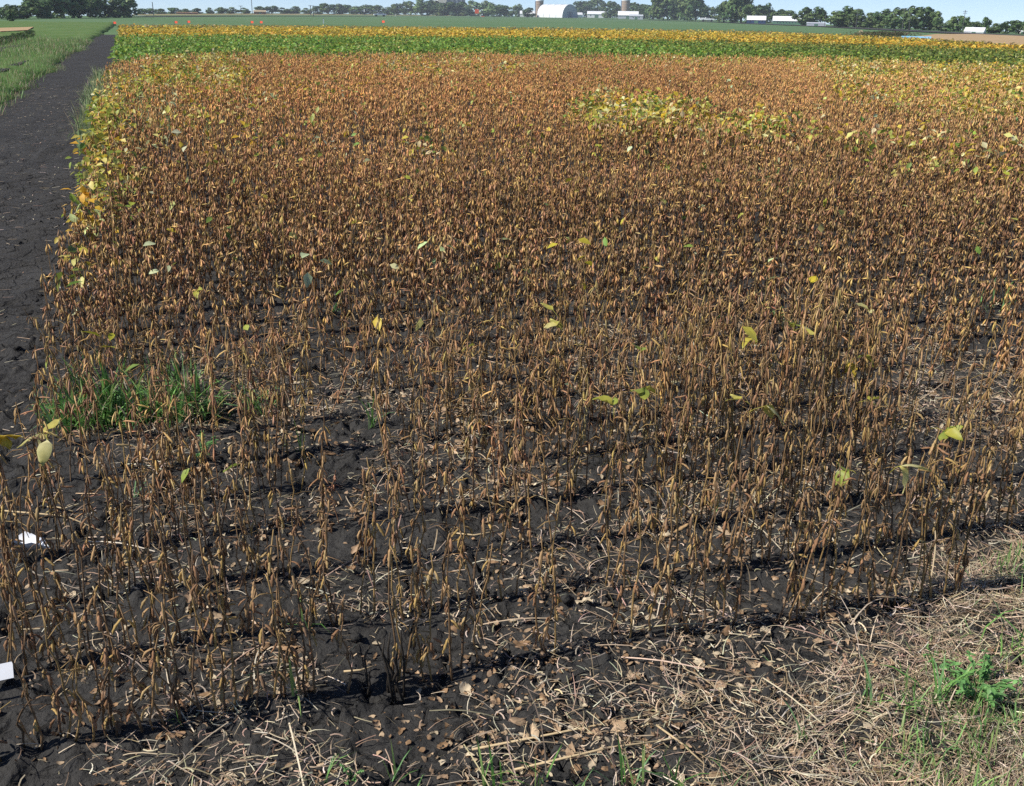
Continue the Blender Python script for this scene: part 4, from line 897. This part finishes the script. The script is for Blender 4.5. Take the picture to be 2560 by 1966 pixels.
grove([(2395, 78, 40, 44, 'round'), (2412, 79, 24, 46, 'round'), (2440, 79, 30, 56, 'wide'), (2462, 80, 22, 46, 'tall'), (2485, 82, 34, 60, 'wide'), (2512, 83, 30, 56, 'round'), (2540, 84, 34, 54, 'round'), (2568, 85, 30, 46, 'tall')], 'the thin tree line at the right edge', 'trees at the right edge')

def at(name, x, y, lab, cat, rz=0.0, group=None):
    gp = gnd(x, y); o = empty(name, (gp[0], gp[1], -0.1)); o.rotation_euler[2] = rz + math.atan2(-gp[0], gp[1]) ; tag(o, lab, cat, group); return o, mpp(x, y)
def pole(x, yb, yt, lab, arms=1, wpx=1.8, cat='utility pole'):
    o, s = at('utility_pole', x, yb, lab, cat, group='utility poles along the road'); h = hgt(x, yb, yt); r = wpx * s / 2
    MB().tube([(0, 0, 0), (0, 0, h * .5), (0, 0, h)], [r, r * .9, r * .75], 8).build('post', M_POLE, o)
    for i in range(arms): MB().box(-5 * s, 5 * s, -r * .4, r * .4, h * .93 - i * .08 * h, h * .93 + 1.0 * s - i * .08 * h).build('crossarm', M_POLE, o)
pole(384, 38.5, 4, 'dark utility pole right of the left tree clump', 0, 2.2)
pole(603, 36, 14, 'short utility pole above the low tree line', 1, 1.6); pole(631, 36, -14, 'tall utility pole beside the small brown shed', 0, 1.8)
pole(777, 38, 13, 'stout stub pole, left of the close pair', 1, 2.4); pole(784, 40, 13, 'stout dark pole, right of the close pair', 0, 2.4)
pole(1009, 38, 0, 'thin utility pole rising behind the silver car', 0, 1.4); pole(2139, 72, 20, 'pale utility pole in front of the green wood', 1, 1.6)
pole(2255, 74, 19, 'utility pole above the left end of the blue trailer', 1, 1.8); pole(2272, 75, 30, 'pale pole just right of the trailer pole', 0, 1.6); pole(2405, 80, 24, 'tall utility pole with crossarm by the small white roof', 2, 1.6)
pole(2061, 66, 34, 'thin grey pole at the end of the long white roof', 0, 1.2)

# flags and stakes at the plot ends
for x, y, yt, lab in [(284, 64, 52, 'red flag at the far end of the dirt path'), (437, 60, 51, 'left one of two red flags close together beyond the yellow plot'), (469, 60, 50, 'right one of two red flags close together beyond the yellow plot'), (627, 60, 51, 'small orange flag beyond the yellow plot'), (650, 61, 51, 'thin red flag just right of the small orange flag'), (955, 62, 50, 'faded pink flag below the silver car')]:
    o, s = at('marker_flag', x, y, lab, 'flag', group='marker flags'); h = hgt(x, y, yt)
    MB().tube([(0, 0, 0), (0, 0, h)], .012 + s * .15, 6).build('wire', M_POLE, o)
    mb = MB(); n = 5
    for i in range(n + 1): mb.V += [(i / n * 9 * s, .15 * s * math.sin(i * 1.4), h - 5 * s), (i / n * 9 * s, .15 * s * math.sin(i * 1.4 + .5), h)]
    mb.F = [(2 * i, 2 * i + 2, 2 * i + 3, 2 * i + 1) for i in range(n)]; mb.build('cloth', M_RED, o).rotation_euler[2] = -0.75
o, s = at('plot_stake', 809, 58, 'white and brown stake standing beyond the yellow plot', 'stake'); h = hgt(809, 58, 45); MB().box(-1.1 * s, 1.1 * s, -s, s, 0, h).build('post', M_W, o); MB().box(-1.2 * s, 1.2 * s, -1.1 * s, 1.1 * s, h, h * 1.08).build('cap', M_BROWNW, o)
o, s = at('road_sign', 911, 38, 'small white road sign left of the silver car', 'sign'); h = hgt(911, 38, 23); MB().box(-.6 * s, .6 * s, -.3 * s, .3 * s, 0, h).build('post', M_POLE, o); MB().box(-1.6 * s, 1.6 * s, -.7 * s, -.35 * s, h * .55, h).build('panel', M_W, o)
o, s = at('road_sign', 1192, 41.5, 'square bright orange warning sign beside the road', 'sign'); h = hgt(1192, 41.5, 23)
MB().box(-5 * s, 5 * s, -.9 * s, -.3 * s, h * .42, h).build('panel', M_ORANGE, o)
for q in (-3, 3): MB().box((q - .5) * s, (q + .5) * s, -.25 * s, .5 * s, 0, h * .6).build('leg', M_POLE, o)
o, s = at('roadside_post', 988, 42, 'short pale roadside post right of the silver car', 'post'); MB().box(-.6 * s, .6 * s, -.6 * s, .6 * s, 0, hgt(988, 42, 34)).build('post', M_W, o); 
o, s = at('road_barrier', 1207, 42, 'low red and white barrier beside the orange sign', 'barrier'); MB().box(-5 * s, 4 * s, -.4 * s, .4 * s, 0.3 * s, 1.6 * s).build('rail', M_RED, o); MB().box(-6 * s, -4 * s, -.5 * s, .6 * s, 0, 5 * s).build('post', M_W, o)

def vehicle(name, x, y, wpx, lab, cat, pickup=False, rz=0.0):
    o, s = at(name, x, y, lab, cat, rz); L = wpx * s; h = L * .30; wd = L * .36; z0 = L * .06
    mb = MB(); prof = [(-.5, .05), (-.5, .14), (-.46, .175), (-.22, .19), (.30, .20), (.46, .19), (.5, .13), (.5, .05)]
    mb.prism([(p * L, z0 + q * L * .8) for p, q in prof], 'y', -wd / 2, wd / 2); 
    for v_ in mb.V[:]: pass
    mb.build('body', M_W, o)
    cab = [(-.20, .15), (-.10, .27), (.12, .285), (.20, .16)] if pickup else [(-.27, .15), (-.12, .28), (.20, .29), (.36, .16)]
    MB().prism([(p * L, z0 + q * L * .8) for p, q in cab], 'y', -wd * .44, wd * .44).build('cabin', M_W, o)
    ws = [(p * .82 * L + (0.0), z0 + (q * .8 if q > .2 else q * .8 + .02) * L) for p, q in cab]
    for sgn in (-1, 1): MB().prism([(p, min(z, z0 + .215 * L)) for p, z in ws], 'y', sgn * wd * .45, sgn * wd * .44).build('window', M_GLASS, o)
    MB().prism([(cab[0][0] * L * 1.01, z0 + .135 * L), (cab[1][0] * L * 1.06, z0 + cab[1][1] * L * .76), (cab[1][0] * L * 1.1 - .004 * L, z0 + cab[1][1] * L * .76), (cab[0][0] * L * 1.05, z0 + .135 * L)], 'y', -wd * .38, wd * .38).build('windscreen', M_GLASS, o)
    if pickup:
        MB().box(.205 * L, .49 * L, -wd * .43, -wd * .39, z0 + .15 * L, z0 + .19 * L).build('bed_side', M_W, o); MB().box(.205 * L, .49 * L, wd * .39, wd * .43, z0 + .15 * L, z0 + .19 * L).build('bed_side', M_W, o)
    for px_ in (-.31, .31):
        for sy in (-1, 1):
            w_ = MB(); n0_ = 14
            for rr_, yy_ in ((.072, .40), (.072, .52)):
                for q in range(n0_): a_ = 6.283 * q / n0_; w_.V.append((px_ * L + rr_ * L * math.cos(a_), sy * yy_ * wd, .072 * L + rr_ * L * math.sin(a_)))
            w_.F = [(q, (q + 1) % n0_, n0_ + (q + 1) % n0_, n0_ + q) for q in range(n0_)] + [tuple(range(n0_)), tuple(range(2 * n0_ - 1, n0_ - 1, -1))]; w_.build('wheel', M_TYRE, o)
    for sy in (-.36, .36): MB().box(-.505 * L, -.49 * L, (sy - .08) * wd, (sy + .08) * wd, z0 + .105 * L, z0 + .13 * L).build('headlight', M_GLASS, o); MB().box(.49 * L, .504 * L, (sy - .06) * wd, (sy + .06) * wd, z0 + .10 * L, z0 + .13 * L).build('tail_light', M_REDLIGHT, o)
vehicle('parked_car', 950, 41, 31, 'silver white car on the road beyond the fields', 'car', rz=.15)
vehicle('pickup_truck', 1768, 53.5, 34, 'white pickup truck between the two tall groves', 'pickup truck', True, rz=math.pi + .1)

# farm buildings
def shed(name, x, y, wpx, yt, lab, wall=None, roof=None, depth=.6, ridge='x', rz=0.0, eave=.55, door=True, win=0):
    o, s = at(name, x, y, lab, 'building', rz); w = wpx * s; h = hgt(x, y, yt); d = w * depth; he = h * eave
    wall = wall or M_W; roof = roof or M_W
    MB().box(-w / 2, w / 2, -d / 2, d / 2, 0, he).build('wall', wall, o)
    if ridge == 'x': MB().prism([(-d * .55, he), (d * .55, he), (d * .03, h), (-d * .03, h)], 'x', -w * .515, w * .515).build('roof', roof, o)
    else: MB().prism([(-w * .53, he), (w * .53, he), (w * .03, h), (-w * .03, h)], 'y', -d * .53, d * .53).build('roof', roof, o)
    if door: MB().box(-w * .10, w * .10, -d / 2 - .25 * s, -d / 2 - .05 * s, 0, he * .8).build('door', M_GREENTRIM, o)
    for q in range(win): xc = -w * .42 + w * .84 * (q + .5) / win; 
    for q in range(win):
        xc = -w * .42 + w * .84 * (q + .5) / win
        if abs(xc) > w * .13 or not door: MB().box(xc - 1.1 * s, xc + 1.1 * s, -d / 2 - .22 * s, -d / 2 - .05 * s, he * .45, he * .8).build('window', M_GLASS, o)
    return o, s, w, h
def silo(x, y, wpx, yt, ycap, lab):
    o, s = at('silo', x, y, lab, 'silo'); r = wpx * s / 2; h = hgt(x, y, ycap); ht = hgt(x, y, yt)
    MB().lathe([(r, 0), (r, h * .5), (r, h)], 20).build('shaft', M_SILO, o)
    MB().lathe([(r * 1.06, h), (r * 1.06, h + (ht - h) * .3), (r * .85, h + (ht - h) * .65), (r * .45, h + (ht - h) * .92), (r * .08, ht)], 20).build('cap', M_W, o)
    MB().box(-r * 1.22, -r * 1.02, -r * .1, r * .1, 0, h).build('chute', M_SLATE, o)
    for q in range(7): MB().lathe([(r * 1.015, h * (q + .5) / 7), (r * 1.025, h * (q + .52) / 7), (r * 1.015, h * (q + .54) / 7)], 20).build('hoop', M_SLATE, o)
# hoop barn with its open side turned to the right
def hoop(name, x, y, wpx, lpx, yt, lab, rz):
    o, s = at(name, x, y, lab, 'building', rz); h = hgt(x, y, yt); r = wpx * s / 2; L = lpx * s; mb = MB(); n = 18
    for a_ in (-L / 2, L / 2):
        for q in range(n + 1): t = math.pi * q / n; mb.V.append((r * math.cos(t), a_, h * math.sin(t) ** .85))
    mb.F = [(q, q + 1, n + 2 + q, n + 1 + q) for q in range(n)]; mb.build('roof', M_W, o)
    for q in range(5):
        yq = -L / 2 + L * q / 4; m2 = MB(); m2.tube([(r * 1.01 * math.cos(math.pi * i / n), yq, h * 1.01 * math.sin(math.pi * i / n) ** .85) for i in range(n + 1)], .22 * s, 5).build('rib', M_GREYWALL_AND_SHADE, o)
    for a_ in (-L / 2 + .3 * s, L / 2 - .3 * s): m3_ = MB(); m3_.prism([(r * .985 * math.cos(math.pi * q / n), h * .985 * math.sin(math.pi * q / n) ** .85) for q in range(n + 1)], 'y', a_, a_ + .1 * s).build('end_wall', M_GREYWALL_AND_SHADE, o)  # ends of the white barn coloured grey to stand for their shade
    MB().box(-r * .3, r * .3, -L / 2 - .1 * s, -L / 2 + .1 * s, 0, h * .45).build('door', M_SLATE, o)
silo(1348.5, 43, 19, -6, 3, 'brown silo with white cap behind the arched white barn')
hoop('arched_barn', 1393, 44, 62, 80, 11, 'large arched white barn with end wall coloured grey as shade', math.radians(52))
shed('long_white_shed', 1320, 42.5, 40, 27, 'low white shed left of the brown silo', depth=.35, eave=.5)
shed('small_white_hut', 1274, 42, 18, 33, 'tiny white hut left of the farm', depth=.6)
shed('white_lean_to', 1440, 44, 30, 31, 'small white shed with grey end right of the arched barn', wall=M_W, depth=.5, eave=.55, rz=.3)
shed('white_farmhouse', 1491, 44.5, 46, 28, 'white farmhouse half hidden by a pale shrub', depth=.5, eave=.55, win=4)
silo(1563, 46.5, 20, -8, 2, 'tall pale brown silo right of the white farmhouse')
shed('grey_barn', 1570, 47, 50, 28, 'white roofed barn at the foot of the right silo', wall=M_GREYWALL_AND_SHADE, depth=.5, eave=.45)
shed('open_shed', 1590, 48.5, 34, 36, 'low grey shed with dark openings right of the silo', wall=M_GREYWALL_AND_SHADE, roof=M_GREYWALL_AND_SHADE, depth=.5, eave=.65, win=2)
shed('white_roof_house', 1890, 58.5, 46, 39, 'white roofed house with dark blue wall right of the tall grove', wall=M_DKBLUE, depth=.5, eave=.45, win=4)
shed('long_white_roof_barn', 1977, 61, 88, 40, 'long barn with a white roof and many small windows', wall=M_GREENTRIM, depth=.25, eave=.42, door=False, win=10)
shed('grey_low_shed', 2040, 65, 46, 55, 'low grey shed right of the long white roof', wall=M_GREYWALL_AND_SHADE, roof=M_GREYWALL_AND_SHADE, depth=.3, eave=.7)
shed('small_white_roof_barn', 2437, 82, 46, 67, 'white roof low in the trees near the right edge', wall=M_W, depth=.6, eave=.3, rz=-.2)
shed('far_white_house', 2555, 82, 20, 74, 'small pale house at the right edge', wall=M_BEIGE, depth=.5)
shed('brown_shed', 650, 35.5, 30, 25, 'small brown shed on the far low tree line', wall=M_BROWNW, roof=M_TAN, depth=.4, eave=.6)
shed('brown_long_shed', 468, 35.3, 50, 30, 'long low reddish brown shed far beyond the flags', wall=M_BROWNW, roof=M_BROWNW, depth=.2, eave=.7, door=False)
# big pale house above the wood
o, s = at('tall_pale_house', 1140, 37.5, 'tall pale house with grey roof rising above the wood', 'building'); h = hgt(1140, 37.5, -14); w = 46 * s
MB().box(-w / 2, w / 2, -w * .4, w * .4, 0, h).build('wall', M_SLATE, o); MB().prism([(-w * .45, h), (w * .45, h), (w * .1, h * 1.2), (-w * .1, h * 1.2)], 'x', -w * .54, w * .54).build('roof', M_SLATE, o)
MB().box(-w * .95, -w * .5, -w * .45, w * .2, 0, h * .96).build('tower', M_BEIGE, o); MB().box(-w * 1.35, -w * .96, -w * .3, w * .2, 0, h * .72).build('wing', M_W, o)
for q in (-.35, -.1, .15, .38):
    for zz in (.62, .82): MB().box(q * w - .06 * w, q * w + .06 * w, -w * .42, -w * .403, h * zz, h * (zz + .11)).build('window', M_GLASS, o)
# blue trailer and the tan bale
o, s = at('blue_trailer', 2290, 99, 'long low bright blue trailer in the field at the right', 'trailer', rz=-.1); L = 70 * s
mb = MB(); mb.prism([(-.5 * L, 4 * s), (-.5 * L, 8.5 * s), (.5 * L, 8.5 * s), (.5 * L, 4.5 * s)], 'y', -3.2 * s, 3.2 * s).build('bed', M_BLUE, o)
MB().box(-.5 * L, .5 * L, -3.5 * s, -3.25 * s, 7.2 * s, 10.2 * s).build('side_rail', M_BLUE, o); MB().box(-.5 * L, .5 * L, 3.25 * s, 3.5 * s, 7.2 * s, 10.2 * s).build('side_rail', M_BLUE, o)
for xq in (-.2, .28, .38):
    for sy in (-1, 1):
        w_ = MB(); n0_ = 14
        for yy_ in (2.6 * s, 3.4 * s):
            for q in range(n0_): a_ = 6.283 * q / n0_; w_.V.append((xq * L + 2.3 * s * math.cos(a_), sy * yy_, 2.4 * s + 2.3 * s * math.sin(a_)))
        w_.F = [(q, (q + 1) % n0_, n0_ + (q + 1) % n0_, n0_ + q) for q in range(n0_)] + [tuple(range(n0_)), tuple(range(2 * n0_ - 1, n0_ - 1, -1))]; w_.build('wheel', M_TYRE, o)
o, s = at('round_bale', 2152, 86, 'small tan round bale with a dark shaded side at the grass edge', 'bale'); mb = MB(); n0_ = 18; r = 6 * s
for yy_, k2 in ((-5 * s, .93), (-4.4 * s, 1), (4.4 * s, 1), (5 * s, .93)):
    for q in range(n0_): a_ = 6.283 * q / n0_; mb.V.append((r * k2 * math.cos(a_), yy_, r * .97 + r * k2 * math.sin(a_)))
mb.F = [(j * n0_ + q, j * n0_ + (q + 1) % n0_, (j + 1) * n0_ + (q + 1) % n0_, (j + 1) * n0_ + q) for j in range(3) for q in range(n0_)] + [tuple(range(n0_)), tuple(range(4 * n0_ - 1, 3 * n0_ - 1, -1))]
mb.build('roll', M_TAN, o)
tot = sum(len(o.data.polygons) for o in bpy.data.objects if o.type == 'MESH')
print('polys', tot, 'objects', len(bpy.data.objects))
# ------------------------------------------------------------------ the air
M_AIR = bpy.data.materials.new('air'); M_AIR.use_nodes = True; nt = M_AIR.node_tree; nt.nodes.remove(nt.nodes['Principled BSDF'])
pv = nt.nodes.new('ShaderNodeVolumePrincipled'); pv.inputs['Color'].default_value = (0.80, 0.88, 1.0, 1); pv.inputs['Density'].default_value = 0.00034
nt.links.new(pv.outputs[0], nt.nodes['Material Output'].inputs['Volume'])
hz = MB().box(-1600, 1600, -1600, 1600, -20, 45).build('haze', M_AIR); tag(hz, 'thin summer haze over the fields', kind='stuff')
